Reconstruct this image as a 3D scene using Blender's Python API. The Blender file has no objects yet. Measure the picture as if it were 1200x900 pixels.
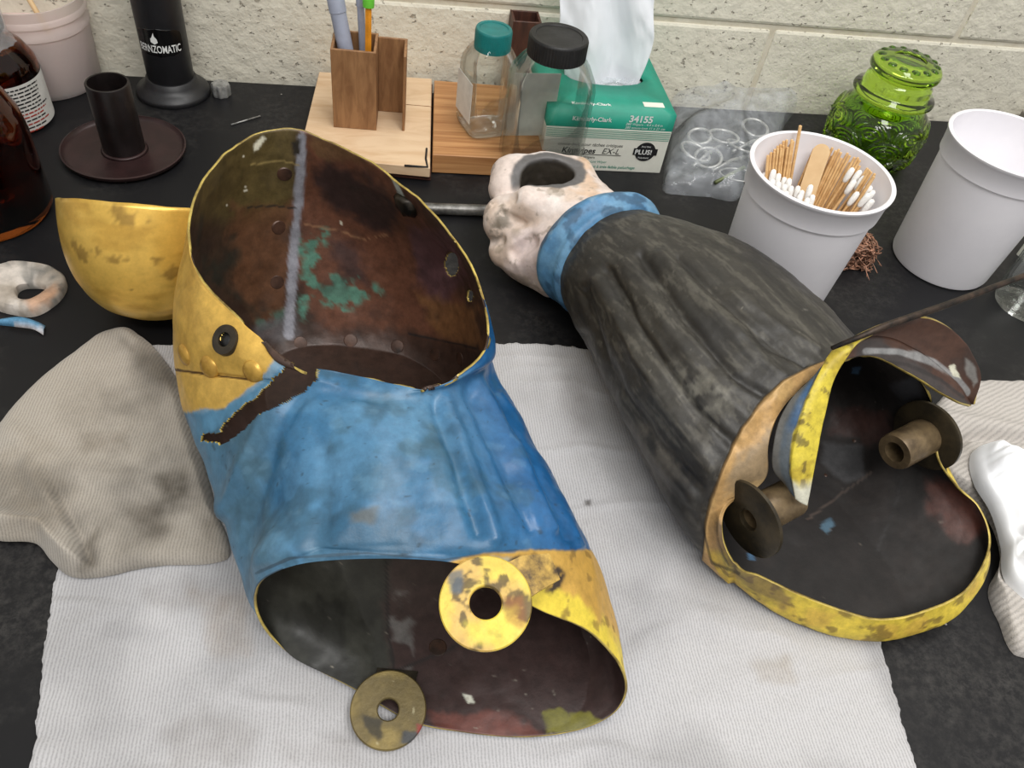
import bpy, bmesh, math, random
import numpy as np
from mathutils import Vector, Matrix
from mathutils.bvhtree import BVHTree

# ------------------------------------------------------------------ camera
# The layout is worked out in design units (camera 0.55 above the bench) and
# scaled to metres by S when meshes are made.
S = 0.80
F, CX, CY, H = 936.0, 600.0, 450.0, 0.55
def unit(v):
    v = np.array(v, float); return v / np.linalg.norm(v)
_d = unit([445 - 600, 1300 - 450, F])
_x = np.array([6000 - 600, 430 - 450, F], float); _x = unit(_x - _d * (_x @ _d))
_up = -_d
_y = np.cross(_up, _x)
R = np.array([_x, _y, _up])
CAM = np.array([0, 0, H])
def ray(px, py): return R @ np.array([(px - CX) / F, (py - CY) / F, 1.0])
def P(px, py, z=0.0):
    r = ray(px, py); return CAM + r * ((z - H) / r[2])
def PY(px, py, Y):
    r = ray(px, py); return CAM + r * (Y / r[1])
def proj(p):
    c = (np.asarray(p, float) - CAM) @ R
    return np.stack([CX + F * c[..., 0] / c[..., 2], CY + F * c[..., 1] / c[..., 2]], -1)
def zof(b, t, z0=0.0):
    p = P(*b, z0); zs = np.arange(z0, .6, .001)
    q = proj(np.stack([np.full_like(zs, p[0]), np.full_like(zs, p[1]), zs], -1))
    return float(zs[np.argmin(np.hypot(q[:, 0] - t[0], q[:, 1] - t[1]))])

sc = bpy.context.scene
col = sc.collection
cam_d = bpy.data.cameras.new('camera'); cam_d.sensor_width = 36; cam_d.lens = F / 1200 * 36
cam_d.clip_start = 0.01
cam = bpy.data.objects.new('camera', cam_d); col.objects.link(cam)
rt, u_, bk = R @ [1, 0, 0], R @ [0, -1, 0], R @ [0, 0, -1]
mw = Matrix(((rt[0], u_[0], bk[0], 0), (rt[1], u_[1], bk[1], 0), (rt[2], u_[2], bk[2], H * S), (0, 0, 0, 1)))
cam.matrix_world = mw
sc.camera = cam

# ------------------------------------------------------------------ light
sc.view_settings.view_transform = 'Standard'; sc.view_settings.look = 'None'
sc.view_settings.gamma = 1; sc.view_settings.use_curve_mapping = False
sc.view_settings.exposure = 0.0
w = bpy.data.worlds.new('room_light'); sc.world = w; w.use_nodes = True
w.node_tree.nodes['Background'].inputs[0].default_value = (1.0, 0.985, 0.96, 1)
w.node_tree.nodes['Background'].inputs[1].default_value = 0.62
def area(name, loc, sx, sy, power, color, target):
    l = bpy.data.lights.new(name, 'AREA'); l.shape = 'RECTANGLE'; l.size = sx; l.size_y = sy
    l.energy = power; l.color = color
    o = bpy.data.objects.new(name, l); col.objects.link(o); o.location = loc
    o.rotation_euler = (Vector(target) - Vector(loc)).to_track_quat('-Z', 'Y').to_euler()
area('ceiling_lamp_over_bench', (0.55, 0.30, 1.75), 1.3, 0.35, 16.5, (1, 0.985, 0.96), (0.50, 0.32, 0))
area('ceiling_lamp_over_aisle', (0.1, -0.65, 1.75), 1.3, 0.35, 22, (1, 0.985, 0.96), (0.1, -0.45, 0))

# ------------------------------------------------------------------ numpy noise
_rs = np.random.RandomState(7); _perm = _rs.permutation(4096); _val = _rs.rand(4096)
def vnoise(p, seed=0):
    p = np.asarray(p, float); i = np.floor(p).astype(int); f = p - i; f = f * f * (3 - 2 * f)
    def h(a, b, c): return _val[(_perm[(_perm[(_perm[(a + seed) & 4095] + b) & 4095] + c) & 4095])]
    r = 0
    for dx in (0, 1):
        for dy in (0, 1):
            for dz in (0, 1):
                wgt = (f[..., 0] if dx else 1 - f[..., 0]) * (f[..., 1] if dy else 1 - f[..., 1]) * (f[..., 2] if dz else 1 - f[..., 2])
                r = r + wgt * h(i[..., 0] + dx, i[..., 1] + dy, i[..., 2] + dz)
    return r
def fbm(p, oct=4, seed=0):
    r = 0; a = .5; t = 0
    for k in range(oct):
        r = r + a * vnoise(np.asarray(p) * 2 ** k, seed + 17 * k); t += a; a *= .5
    return r / t
def sstep(a, b, x):
    t = np.clip((x - a) / (b - a), 0, 1); return t * t * (3 - 2 * t)
def lin(c):
    c = np.asarray(c, float) / 255.0
    return np.where(c <= .04045, c / 12.92, ((c + .055) / 1.055) ** 2.4)

# ------------------------------------------------------------------ objects
def empty(name, loc, label, cat, group=None):
    o = bpy.data.objects.new(name, None); col.objects.link(o)
    o.empty_display_size = .02
    o.location = Vector(np.asarray(loc, float) * S); o['_w'] = [float(v) for v in np.asarray(loc, float)]
    o['label'] = label; o['category'] = cat
    if group: o['group'] = group
    return o
def worldloc(o):
    p = np.zeros(3)
    while o is not None:
        p = p + np.array(o.location) / S; o = o.parent
    return p
def mesh_obj(name, V, Fc, mats, parent=None, smooth=True, attrs=None, solid=None, midx=None,
             label=None, cat=None, group=None, kind=None, auto=None):
    V = np.asarray(V, float)
    if parent is None:
        base = np.array([(V[:, 0].min() + V[:, 0].max()) / 2, (V[:, 1].min() + V[:, 1].max()) / 2, V[:, 2].min()])
        loc = base
    else:
        base = worldloc(parent); loc = np.zeros(3)
    L = (V - base) * S
    me = bpy.data.meshes.new(name)
    if isinstance(Fc, np.ndarray):
        k = Fc.shape[1]; n = len(Fc)
        me.vertices.add(len(L)); me.vertices.foreach_set('co', L.astype(np.float32).ravel())
        me.loops.add(n * k); me.loops.foreach_set('vertex_index', Fc.astype(np.int32).ravel())
        me.polygons.add(n); me.polygons.foreach_set('loop_start', np.arange(0, n * k, k, dtype=np.int32))
        me.update(calc_edges=True); me.validate()
    else:
        me.from_pydata([tuple(v) for v in L], [], [tuple(int(i) for i in f) for f in Fc]); me.update()
    if smooth: me.shade_smooth()
    if not isinstance(mats, (list, tuple)): mats = [mats]
    for m in mats: me.materials.append(m)
    if midx is not None: me.polygons.foreach_set('material_index', np.asarray(midx, dtype=np.int32))
    if attrs:
        for an, av in attrs.items():
            a = me.attributes.new(an, 'FLOAT_COLOR', 'POINT')
            d = np.ones((len(V), 4), np.float32); av = np.asarray(av, float)
            if av.ndim == 1: av = np.repeat(av[:, None], 3, 1)
            d[:, :3] = av; a.data.foreach_set('color', d.ravel())
    o = bpy.data.objects.new(name, me); col.objects.link(o)
    o.location = Vector(loc * S)
    if parent is not None: o.parent = parent
    if solid:
        md = o.modifiers.new('thickness', 'SOLIDIFY'); md.thickness = solid[0] * S; md.offset = solid[3] if len(solid) > 3 else -1
        md.material_offset = solid[1]; md.material_offset_rim = solid[2]; md.use_even_offset = False
    if auto is not None:
        try:
            me.set_sharp_from_angle(angle=math.radians(auto))
        except Exception: pass
    if label: o['label'] = label
    if cat: o['category'] = cat
    if group: o['group'] = group
    if kind: o['kind'] = kind
    return o
def bm_data(bm):
    bm.verts.ensure_lookup_table()
    for i, v in enumerate(bm.verts): v.index = i
    V = np.array([v.co[:] for v in bm.verts]); Fc = [[v.index for v in f.verts] for f in bm.faces]
    bm.free(); return V, Fc
def box(c, s, bev=.001, rz=0, seg=2):
    bm = bmesh.new(); bmesh.ops.create_cube(bm, size=1)
    for v in bm.verts: v.co = Vector((v.co.x * s[0], v.co.y * s[1], v.co.z * s[2]))
    if bev: bmesh.ops.bevel(bm, geom=bm.edges[:], offset=bev, segments=seg, affect='EDGES', profile=.5)
    V, Fc = bm_data(bm)
    cr, sr = math.cos(rz), math.sin(rz)
    V = np.stack([V[:, 0] * cr - V[:, 1] * sr, V[:, 0] * sr + V[:, 1] * cr, V[:, 2]], -1) + np.asarray(c)
    return V, Fc
def frame(axis):
    a = unit(axis); h = np.array([0, 0, 1.0]) if abs(a[2]) < .95 else np.array([1.0, 0, 0])
    e1 = unit(np.cross(h, a)); e2 = np.cross(a, e1); return e1, e2, a
def lathe(prof, n=48, c=(0, 0, 0), axis=(0, 0, 1), closed=False):
    prof = np.asarray(prof, float); m = len(prof); th = np.arange(n) * 2 * math.pi / n
    e1, e2, a = frame(axis)
    V = (np.asarray(c)[None, None] + prof[:, 0][:, None, None] * (np.cos(th)[None, :, None] * e1 + np.sin(th)[None, :, None] * e2)
         + prof[:, 1][:, None, None] * a)
    V = V.reshape(-1, 3); Fc = []
    rows = m if closed else m - 1
    I = np.arange(rows)[:, None]; J = np.arange(n)[None, :]; I2 = (I + 1) % m; J2 = (J + 1) % n
    Q = np.stack([I * n + J, I * n + J2, I2 * n + J2, I2 * n + J], -1).reshape(-1, 4)
    Fc = [list(q) for q in Q]
    if not closed:
        if prof[0, 0] > 1e-6: Fc.append(list(range(n))[::-1])
        if prof[-1, 0] > 1e-6: Fc.append([(m - 1) * n + j for j in range(n)])
    return weld(V, Fc)
def weld(V, Fc):
    key = np.round(V * 1e6).astype(np.int64); u, first, inv = np.unique(key, axis=0, return_index=True, return_inverse=True)
    inv = inv.reshape(-1); V2 = V[first]; out = []
    for f in Fc:
        g = []
        for i in f:
            j = int(inv[i])
            if not g or g[-1] != j: g.append(j)
        if len(g) > 1 and g[0] == g[-1]: g.pop()
        if len(set(g)) >= 3 and len(set(g)) == len(g): out.append(g)
    return V2, out
def tube(pts, r, n=10, caps=True, closed=False):
    pts = np.asarray(pts, float); m = len(pts); r = np.broadcast_to(np.asarray(r, float), (m,))
    T = np.gradient(pts, axis=0) if not closed else np.roll(pts, -1, 0) - np.roll(pts, 1, 0)
    T = T / (np.linalg.norm(T, axis=1)[:, None] + 1e-12)
    e1, _, _ = frame(T[0]); V = []
    for i in range(m):
        e1 = unit(e1 - T[i] * (e1 @ T[i])); e2 = np.cross(T[i], e1)
        th = np.arange(n) * 2 * math.pi / n
        V.append(pts[i] + r[i] * (np.cos(th)[:, None] * e1 + np.sin(th)[:, None] * e2))
    V = np.concatenate(V); Fc = []
    for i in range(m if closed else m - 1):
        for j in range(n):
            k = (i + 1) % m
            Fc.append([i * n + j, i * n + (j + 1) % n, k * n + (j + 1) % n, k * n + j])
    if caps and not closed: Fc += [list(range(n))[::-1], [(m - 1) * n + j for j in range(n)]]
    return V, Fc
def join(*ms):
    V = []; Fc = []; k = 0
    for v, f in ms:
        V.append(v); Fc += [[i + k for i in q] for q in f]; k += len(v)
    return np.concatenate(V), Fc
def crv(t, tk, pk):
    """non-uniform catmull-rom through pk at tk (any trailing dims)"""
    tk = np.asarray(tk, float); pk = np.asarray(pk, float)
    d = np.zeros_like(pk); dt = np.diff(tk); sl = np.diff(pk, axis=0) / dt.reshape((-1,) + (1,) * (pk.ndim - 1))
    a = dt[:-1].reshape((-1,) + (1,) * (pk.ndim - 1)); b = dt[1:].reshape((-1,) + (1,) * (pk.ndim - 1))
    d[1:-1] = (sl[:-1] * b + sl[1:] * a) / (a + b); d[0] = sl[0]; d[-1] = sl[-1]
    i = np.clip(np.searchsorted(tk, t, side='right') - 1, 0, len(tk) - 2); h = dt[i]; x = (t - tk[i]) / h
    sh = (-1,) + (1,) * (pk.ndim - 1); x = x.reshape(sh); h = h.reshape(sh)
    return ((2 * x**3 - 3 * x**2 + 1) * pk[i] + (x**3 - 2 * x**2 + x) * h * d[i] + (-2 * x**3 + 3 * x**2) * pk[i + 1] + (x**3 - x**2) * h * d[i + 1])
def ring(pts, n):
    """closed curve from [(u_deg, xyz)...]"""
    u = np.array([p[0] for p in pts], float); q = np.array([p[1] for p in pts], float)
    u3 = np.concatenate([u - 360, u, u + 360]); q3 = np.concatenate([q, q, q])
    return crv(np.arange(n) * 360.0 / n, u3, q3)
def loft(rings, sv, ns):
    return crv(np.linspace(sv[0], sv[-1], ns), sv, np.array(rings))       # ns,nu,3
def gridfaces(ns, nu, wrap=True):
    I = np.arange(ns - 1)[:, None]; J = np.arange(nu if wrap else nu - 1)[None, :]; J2 = (J + 1) % nu
    return np.stack([I * nu + J, I * nu + J2, (I + 1) * nu + J2, (I + 1) * nu + J], -1).reshape(-1, 4)
def gnormals(G, wrap=True):
    if wrap:
        du = np.roll(G, -1, 1) - np.roll(G, 1, 1)
    else: du = np.gradient(G, axis=1)
    ds = np.gradient(G, axis=0); n = np.cross(du, ds)
    return n / (np.linalg.norm(n, axis=-1, keepdims=True) + 1e-12)
def polysd(q, poly):
    """signed distance in pixels, positive inside"""
    poly = np.asarray(poly, float); x, y = q[..., 0], q[..., 1]
    d = np.full(x.shape, 1e9); ins = np.zeros(x.shape, bool)
    for i in range(len(poly)):
        a, b = poly[i], poly[(i + 1) % len(poly)]; e = b - a
        t = np.clip(((x - a[0]) * e[0] + (y - a[1]) * e[1]) / (e @ e + 1e-9), 0, 1)
        d = np.minimum(d, np.hypot(x - a[0] - t * e[0], y - a[1] - t * e[1]))
        c = ((a[1] > y) != (b[1] > y)); ins ^= c & (x < (b[0] - a[0]) * (y - a[1]) / (b[1] - a[1] + 1e-12) + a[0])
    return np.where(ins, d, -d)
def linesd(q, line):
    line = np.asarray(line, float); x, y = q[..., 0], q[..., 1]; d = np.full(x.shape, 1e9)
    for i in range(len(line) - 1):
        a, b = line[i], line[i + 1]; e = b - a
        t = np.clip(((x - a[0]) * e[0] + (y - a[1]) * e[1]) / (e @ e + 1e-9), 0, 1)
        d = np.minimum(d, np.hypot(x - a[0] - t * e[0], y - a[1] - t * e[1]))
    return d
def bvh_of(o):
    me = o.data; b = worldloc(o)
    V = [Vector(np.array(v.co) / S + b) for v in me.vertices]
    return BVHTree.FromPolygons(V, [list(p.vertices) for p in me.polygons])
def hit(bvh, px, py, n=1):
    r = Vector(unit(ray(px, py))); o = Vector(CAM); res = None
    for k in range(n):
        res = bvh.ray_cast(o, r)
        if res[0] is None: return None
        o = res[0] + r * .004
    nn = res[1] if res[1].dot(r) < 0 else -res[1]
    return np.array(res[0]), np.array(nn)

# ------------------------------------------------------------------ materials
def L4(c): return tuple(float(v) for v in lin(c)) + (1.0,)
class N:
    def __init__(s, name):
        s.m = bpy.data.materials.new(name); s.m.use_nodes = True; s.t = s.m.node_tree
        s.b = s.t.nodes['Principled BSDF']
        s.tc = s.t.nodes.new('ShaderNodeTexCoord')
    def node(s, ty, **kw):
        n = s.t.nodes.new(ty)
        for k, v in kw.items(): setattr(n, k, v)
        return n
    def link(s, a, b): s.t.links.new(a, b)
    def vec(s, scale=(1, 1, 1), src=None):
        mp = s.node('ShaderNodeMapping'); mp.inputs['Scale'].default_value = scale
        s.link(src or s.tc.outputs['Object'], mp.inputs[0]); return mp.outputs[0]
    def noise(s, scale, detail=4, rough=.6, vec=None, dist=0):
        n = s.node('ShaderNodeTexNoise'); n.inputs['Scale'].default_value = scale; n.inputs['Detail'].default_value = detail
        n.inputs['Roughness'].default_value = rough; n.inputs['Distortion'].default_value = dist
        s.link(vec or s.tc.outputs['Object'], n.inputs['Vector']); return n.outputs['Fac']
    def ramp(s, fac, stops):
        r = s.node('ShaderNodeValToRGB'); e = r.color_ramp.elements
        while len(e) < len(stops): e.new(.5)
        for i, (p, c) in enumerate(stops):
            e[i].position = p; e[i].color = c if len(c) == 4 else tuple(c) + (1,)
        s.link(fac, r.inputs[0]); return r.outputs[0]
    def mix(s, fac, a, b, mode='MIX'):
        m = s.node('ShaderNodeMix', data_type='RGBA', blend_type=mode)
        for sock, v in ((m.inputs[0], fac), (m.inputs[6], a), (m.inputs[7], b)):
            if hasattr(v, 'links'): s.link(v, sock)
            else: sock.default_value = v
        return m.outputs[2]
    def math(s, op, a, b=0.0):
        m = s.node('ShaderNodeMath', operation=op)
        for sock, v in ((m.inputs[0], a), (m.inputs[1], b)):
            if hasattr(v, 'links'): s.link(v, sock)
            else: sock.default_value = v
        return m.outputs[0]
    def attr(s, name): return s.node('ShaderNodeAttribute', attribute_name=name)
    def bump(s, h, strength=.3, dist=.001, prev=None):
        b = s.node('ShaderNodeBump'); b.inputs['Strength'].default_value = strength; b.inputs['Distance'].default_value = dist
        s.link(h, b.inputs['Height'])
        if prev: s.link(prev, b.inputs['Normal'])
        s.link(b.outputs[0], s.b.inputs['Normal']); return b.outputs[0]
    def set(s, **kw):
        nm = dict(base='Base Color', rough='Roughness', metal='Metallic', trans='Transmission Weight', ior='IOR', alpha='Alpha',
                  coat='Coat Weight', sss='Subsurface Weight', spec='Specular IOR Level', sheen='Sheen Weight', coatr='Coat Roughness',
                  emit='Emission Strength')
        for k, v in kw.items():
            i = s.b.inputs[nm[k]]
            if hasattr(v, 'links'): s.link(v, i)
            else: i.default_value = v
        return s
def plain(name, c, rough=.5, metal=0, var=.12, vs=60, bs=300, bstr=.15, c2=None, **kw):
    n = N(name); f = n.noise(vs, 5, .65)
    c2 = c2 if c2 is not None else [max(0, v * (1 - var * 2.2)) for v in c]
    base = n.mix(n.ramp(f, [(.35, (0, 0, 0)), (.68, (1, 1, 1))]), L4(c2), L4(c))
    n.set(base=base, metal=metal)
    rr = n.math('ADD', n.math('MULTIPLY', n.noise(vs * 1.7, 4), .25), max(0, rough - .125)); n.set(rough=rr)
    if bstr: n.bump(n.noise(bs, 4), bstr, .0006)
    n.set(**kw); return n.m
def painted(name, attr='col', bs=250, bstr=.25, grain=.25, gs=220, mul=(1, 1, 1), bdist=.0008):
    n = N(name); a = n.attr(attr); rm = n.attr(attr + '_rm')
    g = n.ramp(n.noise(gs, 5, .7), [(.3, (1 - grain * 2,) * 3), (.7, (1 + grain * .4,) * 3)])
    n.set(base=n.mix(1.0, a.outputs['Color'], g, 'MULTIPLY'))
    sep = n.node('ShaderNodeSeparateColor'); n.link(rm.outputs['Color'], sep.inputs[0])
    n.set(rough=n.math('ADD', sep.outputs[0], n.math('MULTIPLY', n.math('SUBTRACT', n.noise(gs * .6, 4), .5), .25)), metal=sep.outputs[1])
    n.bump(n.noise(bs, 5, .65), bstr, bdist)
    return n.m
def glass(name, c, rough=.02, ior=1.48):
    n = N(name); n.set(base=L4(c), rough=rough, trans=1.0, ior=ior)
    return n.m
def film(name, c, opac=.22, rough=.12):
    """thin plastic film: mostly see-through with a glossy skin"""
    n = N(name); n.set(base=L4(c), rough=rough, spec=.8)
    f = n.noise(60, 3); n.set(alpha=n.ramp(f, [(.3, (opac * .6,) * 3), (.7, (opac * 1.5,) * 3)]))
    n.bump(n.noise(70, 3), .5, .004)
    return n.m
def cloth_mat(name, c, c_dark, period=.0021, bstr=.6, stains=()):
    n = N(name); a = n.attr('uvw'); sep = n.node('ShaderNodeSeparateColor'); n.link(a.outputs['Color'], sep.inputs[0])
    wob = n.math('MULTIPLY', n.math('SUBTRACT', n.noise(60, 2), .5), period * 1.1)
    rib = n.math('SINE', n.math('MULTIPLY', n.math('ADD', sep.outputs[0], wob), 2 * math.pi / period))
    fz = n.math('ADD', n.math('MULTIPLY', rib, .22), n.math('MULTIPLY', n.noise(1100, 3, .7), 1.2))
    base = n.mix(n.ramp(fz, [(.30, (0, 0, 0)), (.72, (1, 1, 1))]), L4([v * .86 for v in c]), L4(c))
    st = n.attr('stain'); base = n.mix(1.0, base, st.outputs['Color'], 'MULTIPLY')
    n.set(base=base, rough=.95, spec=.15, sheen=.2)
    n.bump(fz, bstr, .0008); return n.m

M = {}
M['rim'] = plain('bare_brass_edge', (222, 198, 104), .40, .25, .25, 45, c2=(112, 92, 46))
M['brass'] = plain('worn_brass', (222, 180, 86), .36, .45, .2, 40, c2=(150, 110, 40))
M['dullbrass'] = plain('tarnished_brass', (120, 104, 58), .45, .55, .3, 60, c2=(74, 64, 40))
M['steel'] = plain('dull_steel', (150, 148, 144), .38, .6, .25, 60)
M['zinc'] = plain('zinc_steel', (196, 196, 193), .3, .45, .2, 80)
M['darkmetal'] = plain('dark_oily_metal', (66, 58, 46), .42, .5, .35, 50)
M['black'] = plain('black_plastic', (22, 22, 24), .42, 0, .2, 80, bstr=.05)
M['blackcap'] = plain('black_ribbed_cap', (26, 26, 27), .5, 0, .3, 60)
M['tealcap'] = plain('teal_plastic', (18, 124, 122), .4, 0, .08, 40, bstr=.04)
M['whiteplastic'] = plain('white_polyethylene', (226, 223, 228), .42, 0, .03, 25, bstr=.06, sss=0.0)
M['cotton'] = plain('white_cotton', (244, 243, 240), .95, 0, .03, 300, bs=900, bstr=.4)
M['ink'] = plain('black_ink', (22, 22, 24), .6, 0, .05, bstr=0)
M['white_ink'] = plain('white_ink', (236, 238, 236), .6, 0, .03, bstr=0)
M['red_ink'] = plain('red_ink', (176, 62, 50), .6, 0, .05, bstr=0)
M['teal_ink'] = plain('teal_ink', (30, 140, 118), .55, 0, .03, bstr=0)
M['paper'] = plain('white_paper_label', (226, 224, 218), .7, 0, .04, bstr=.03)

def wood(name, c, c2, scale=(18, 220, 220), rough=.55):
    n = N(name); v = n.vec(scale); f = n.noise(1.0, 6, .62, v, .6)
    n.set(base=n.mix(n.ramp(f, [(.34, (0, 0, 0)), (.62, (1, 1, 1))]), L4(c2), L4(c)), rough=rough)
    n.bump(f, .15, .0004); return n.m
M['maple'] = wood('pale_maple_ply', (224, 196, 162), (206, 172, 134), (14, 60, 60))
M['pine'] = wood('striped_pine', (196, 146, 96), (156, 104, 60), (5, 150, 150))
M['walnut'] = wood('brown_hardboard', (156, 116, 78), (126, 88, 56), (160, 160, 30))
M['darkwood'] = wood('dark_red_wood', (88, 52, 40), (58, 34, 28), (160, 160, 30))
M['birch'] = wood('birch_stick', (226, 194, 148), (212, 176, 130), (40, 40, 40))
M['swabwood'] = wood('swab_stick_wood', (222, 184, 130), (200, 156, 102), (200, 200, 200))

# bench top
n = N('black_epoxy_bench')
f1 = n.noise(7, 6, .7); f2 = n.noise(160, 5, .8); sv = n.vec((30, 400, 30)); f3 = n.noise(1.0, 4, .7, sv, 1.5)
dust = n.math('MULTIPLY', n.ramp(f1, [(.46, (0, 0, 0)), (.70, (1, 1, 1))]), n.ramp(f2, [(.42, (0, 0, 0)), (.75, (1, 1, 1))]))
scr = n.ramp(f3, [(.70, (0, 0, 0)), (.76, (1, 1, 1))])
spk = n.node('ShaderNodeTexVoronoi'); spk.inputs['Scale'].default_value = 55; n.link(n.tc.outputs['Object'], spk.inputs['Vector'])
spd = n.ramp(spk.outputs['Distance'], [(.035, (1, 1, 1)), (.055, (0, 0, 0))])
spm = n.math('MULTIPLY', spd, n.ramp(n.noise(21, 3), [(.58, (0, 0, 0)), (.62, (1, 1, 1))]))
b0 = n.mix(n.math('MULTIPLY', dust, .55), L4((22, 22, 24)), L4((96, 93, 90)))
b0 = n.mix(n.math('MULTIPLY', scr, .10), b0, L4((130, 128, 124)))
b0 = n.mix(n.math('MULTIPLY', spm, .7), b0, L4((170, 165, 158)))
n.set(base=b0, rough=n.math('ADD', n.math('MULTIPLY', f1, .3), .32), spec=.25); n.bump(f2, .08, .0004)
M['bench'] = n.m
n = N('painted_block')
oi = n.node('ShaderNodeObjectInfo'); va = n.node('ShaderNodeVectorMath', operation='MULTIPLY_ADD'); cmb = n.node('ShaderNodeCombineXYZ')
for k_ in range(3): n.link(oi.outputs['Random'], cmb.inputs[k_])
n.link(cmb.outputs[0], va.inputs[0]); va.inputs[1].default_value = (9, 5, 7); n.link(n.tc.outputs['Object'], va.inputs[2])
class _T: outputs = {'Object': va.outputs[0]}
n.tc = _T
g1 = n.noise(25, 5, .7); vo = n.node('ShaderNodeTexNoise'); vo.inputs['Scale'].default_value = 150; vo.inputs['Detail'].default_value = 4; vo.inputs['Roughness'].default_value = .55
n.link(n.vec((1, 1, 1.35)), vo.inputs['Vector'])
pit = n.ramp(vo.outputs['Fac'], [(.29, (1, 1, 1)), (.36, (0, 0, 0))])
dirt = n.ramp(n.noise(9, 6, .75), [(.64, (0, 0, 0)), (.82, (1, 1, 1))])
b0 = n.mix(g1, L4((218, 212, 194)), L4((232, 228, 212)))
b0 = n.mix(n.math('MULTIPLY', pit, .5), b0, L4((140, 124, 102))); b0 = n.mix(n.math('MULTIPLY', dirt, .40), b0, L4((160, 140, 112)))
n.set(base=b0, rough=.62); bb = n.bump(n.math('SUBTRACT', n.noise(70, 4), n.math('MULTIPLY', pit, .8)), .9, .003)
M['block'] = n.m
M['mortar'] = plain('painted_mortar', (224, 218, 201), .7, 0, .05, 60, c2=(208, 199, 178))
M['floor'] = plain('grey_vinyl_floor', (130, 126, 118), .5, 0, .1, 8)
M['cabinet'] = plain('beige_cabinet', (176, 166, 148), .5, 0, .05, 8)

W = 1.036
fl = mesh_obj('floor', *box((.2, 0, -1.185), (4.4, 2.1, .06), .0), M['floor'], kind='structure', smooth=False)
bench = empty('workbench', (.3, .5, -1.155), 'black laboratory bench top that everything lies on', 'workbench')
mesh_obj('bench_top', *box((.3, .478, -.02), (3.2, 1.1, .04), .002), M['bench'], bench, smooth=False)
mesh_obj('cabinet_body', *box((.3, .55, -.60), (3.1, .95, 1.11), .002), M['cabinet'], bench, smooth=False)
wall = mesh_obj('wall_back', *box((.2, W + .0532, .42), (4.4, .1, 3.15), 0), M['mortar'], kind='structure', smooth=False)
bw, bh, gap = .551, .2735, .006
zb = .117
for r in range(-1, 7):
    z0 = zb - bh + r * bh; off = .54 if r % 2 == 0 else .54 + bw / 2
    if z0 + bh < 0: continue
    for k in range(-4, 4):
        x0 = off + k * bw
        if x0 < -2.0 or x0 + bw > 2.4: continue
        V, Fc = box((x0 + bw / 2, W + .018, z0 + bh / 2), (bw - gap, .036, bh - gap), .0045, seg=2)
        mesh_obj('concrete_block', V, Fc, M['block'], wall, smooth=False)

# ------------------------------------------------------------------ helpers for soft goods
def coons(top, right, bottom, left, nu, nv):
    def rs(pl, k):
        pl = np.array(pl, float); d = np.r_[0, np.cumsum(np.linalg.norm(np.diff(pl, axis=0), axis=1))]
        return crv(np.linspace(0, d[-1], k), d, pl) if len(pl) > 2 else pl[0] + np.linspace(0, 1, k)[:, None] * (pl[1] - pl[0])
    T, B = rs(top, nu), rs(bottom, nu); Lf, Rt = rs(left, nv), rs(right, nv)
    u = np.linspace(0, 1, nu)[None, :, None]; v = np.linspace(0, 1, nv)[:, None, None]
    return ((1 - v) * T[None] + v * B[None] + (1 - u) * Lf[:, None] + u * Rt[:, None]
            - (1 - u) * (1 - v) * T[0] - u * (1 - v) * T[-1] - (1 - u) * v * B[0] - u * v * B[-1])
def pad(outline, base, thick, nr=60, na=220, wr=.004, wsc=14, seed=0, power=6, folds=(), round_=.012, ridge=0.0):
    """soft pad inside a star-shaped pixel outline lying on z=base"""
    pts = np.array([P(x, y, base) for x, y in outline]); c = pts.mean(0)
    d = np.r_[0, np.cumsum(np.linalg.norm(np.diff(np.vstack([pts, pts[:1]]), axis=0), axis=1))]
    n0 = len(pts); pk = np.vstack([pts[-2:], pts, pts[:3]]); L = d[-1]
    tk = np.r_[d[n0 - 2] - L, d[n0 - 1] - L, d[:n0], L, L + d[1], L + d[2]]
    O = crv(np.linspace(0, L, na, endpoint=False), tk, pk)
    ro = 1 + .006 * (vnoise(O * 120 + seed) - .5) * 2; O = c + (O - c) * ro[:, None]
    t = np.linspace(0, 1, nr) ** .8
    G = c[None, None] + t[:, None, None] * (O[None] - c)
    ed = (1 - t)[:, None] * np.linalg.norm(O - c, axis=1)[None]
    prof = np.clip(ed / round_, 0, 1); prof = np.sqrt(1 - (1 - prof) ** 2)
    z = thick * prof + (fbm(G * wsc + seed, 3, seed) - .5) * 2 * wr * sstep(0, .03, ed)
    if ridge: z = z + ridge * (1 - np.minimum(1, np.abs(fbm(G * 26 + 3, 2, seed + 5) - .5) * 9)) * sstep(0, .02, ed) + ridge * .6 * (1 - np.minimum(1, np.abs(fbm(G * 44 + 9, 2, seed + 8) - .5) * 9)) * sstep(0, .02, ed)
    q = proj(G)
    for line, wd, amp in folds:
        dd = linesd(q, line); z = z + amp * np.exp(-(dd / wd) ** 2) * sstep(0, .012, ed)
    G = G.copy(); G[..., 2] = base + np.maximum(z, .0005)
    Bm = O.copy(); Bm[:, 2] = base
    V = np.concatenate([G.reshape(-1, 3), Bm]); na_ = na
    Fc = np.concatenate([gridfaces(nr, na), np.stack([(nr - 1) * na + np.arange(na), (nr - 1) * na + (np.arange(na) + 1) % na,
                        nr * na + (np.arange(na) + 1) % na, nr * na + np.arange(na)], -1)])
    return V, Fc[:, ::-1].copy(), proj(V)
def uvw(V, ang=0):
    c, s = math.cos(ang), math.sin(ang)
    return np.stack([(V[:, 0] * c - V[:, 1] * s) * S + 2, (V[:, 0] * s + V[:, 1] * c) * S + 2, V[:, 2] * S], -1)

M['cloth'] = cloth_mat('white_knit_cloth', (190, 189, 191), None, .0019, .35)
M['rag'] = cloth_mat('soiled_knit_rag', (170, 163, 153), None, .0019, .4)
M['ragr'] = cloth_mat('grey_ribbed_rag', (192, 186, 180), None, .0034, .7)

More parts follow.
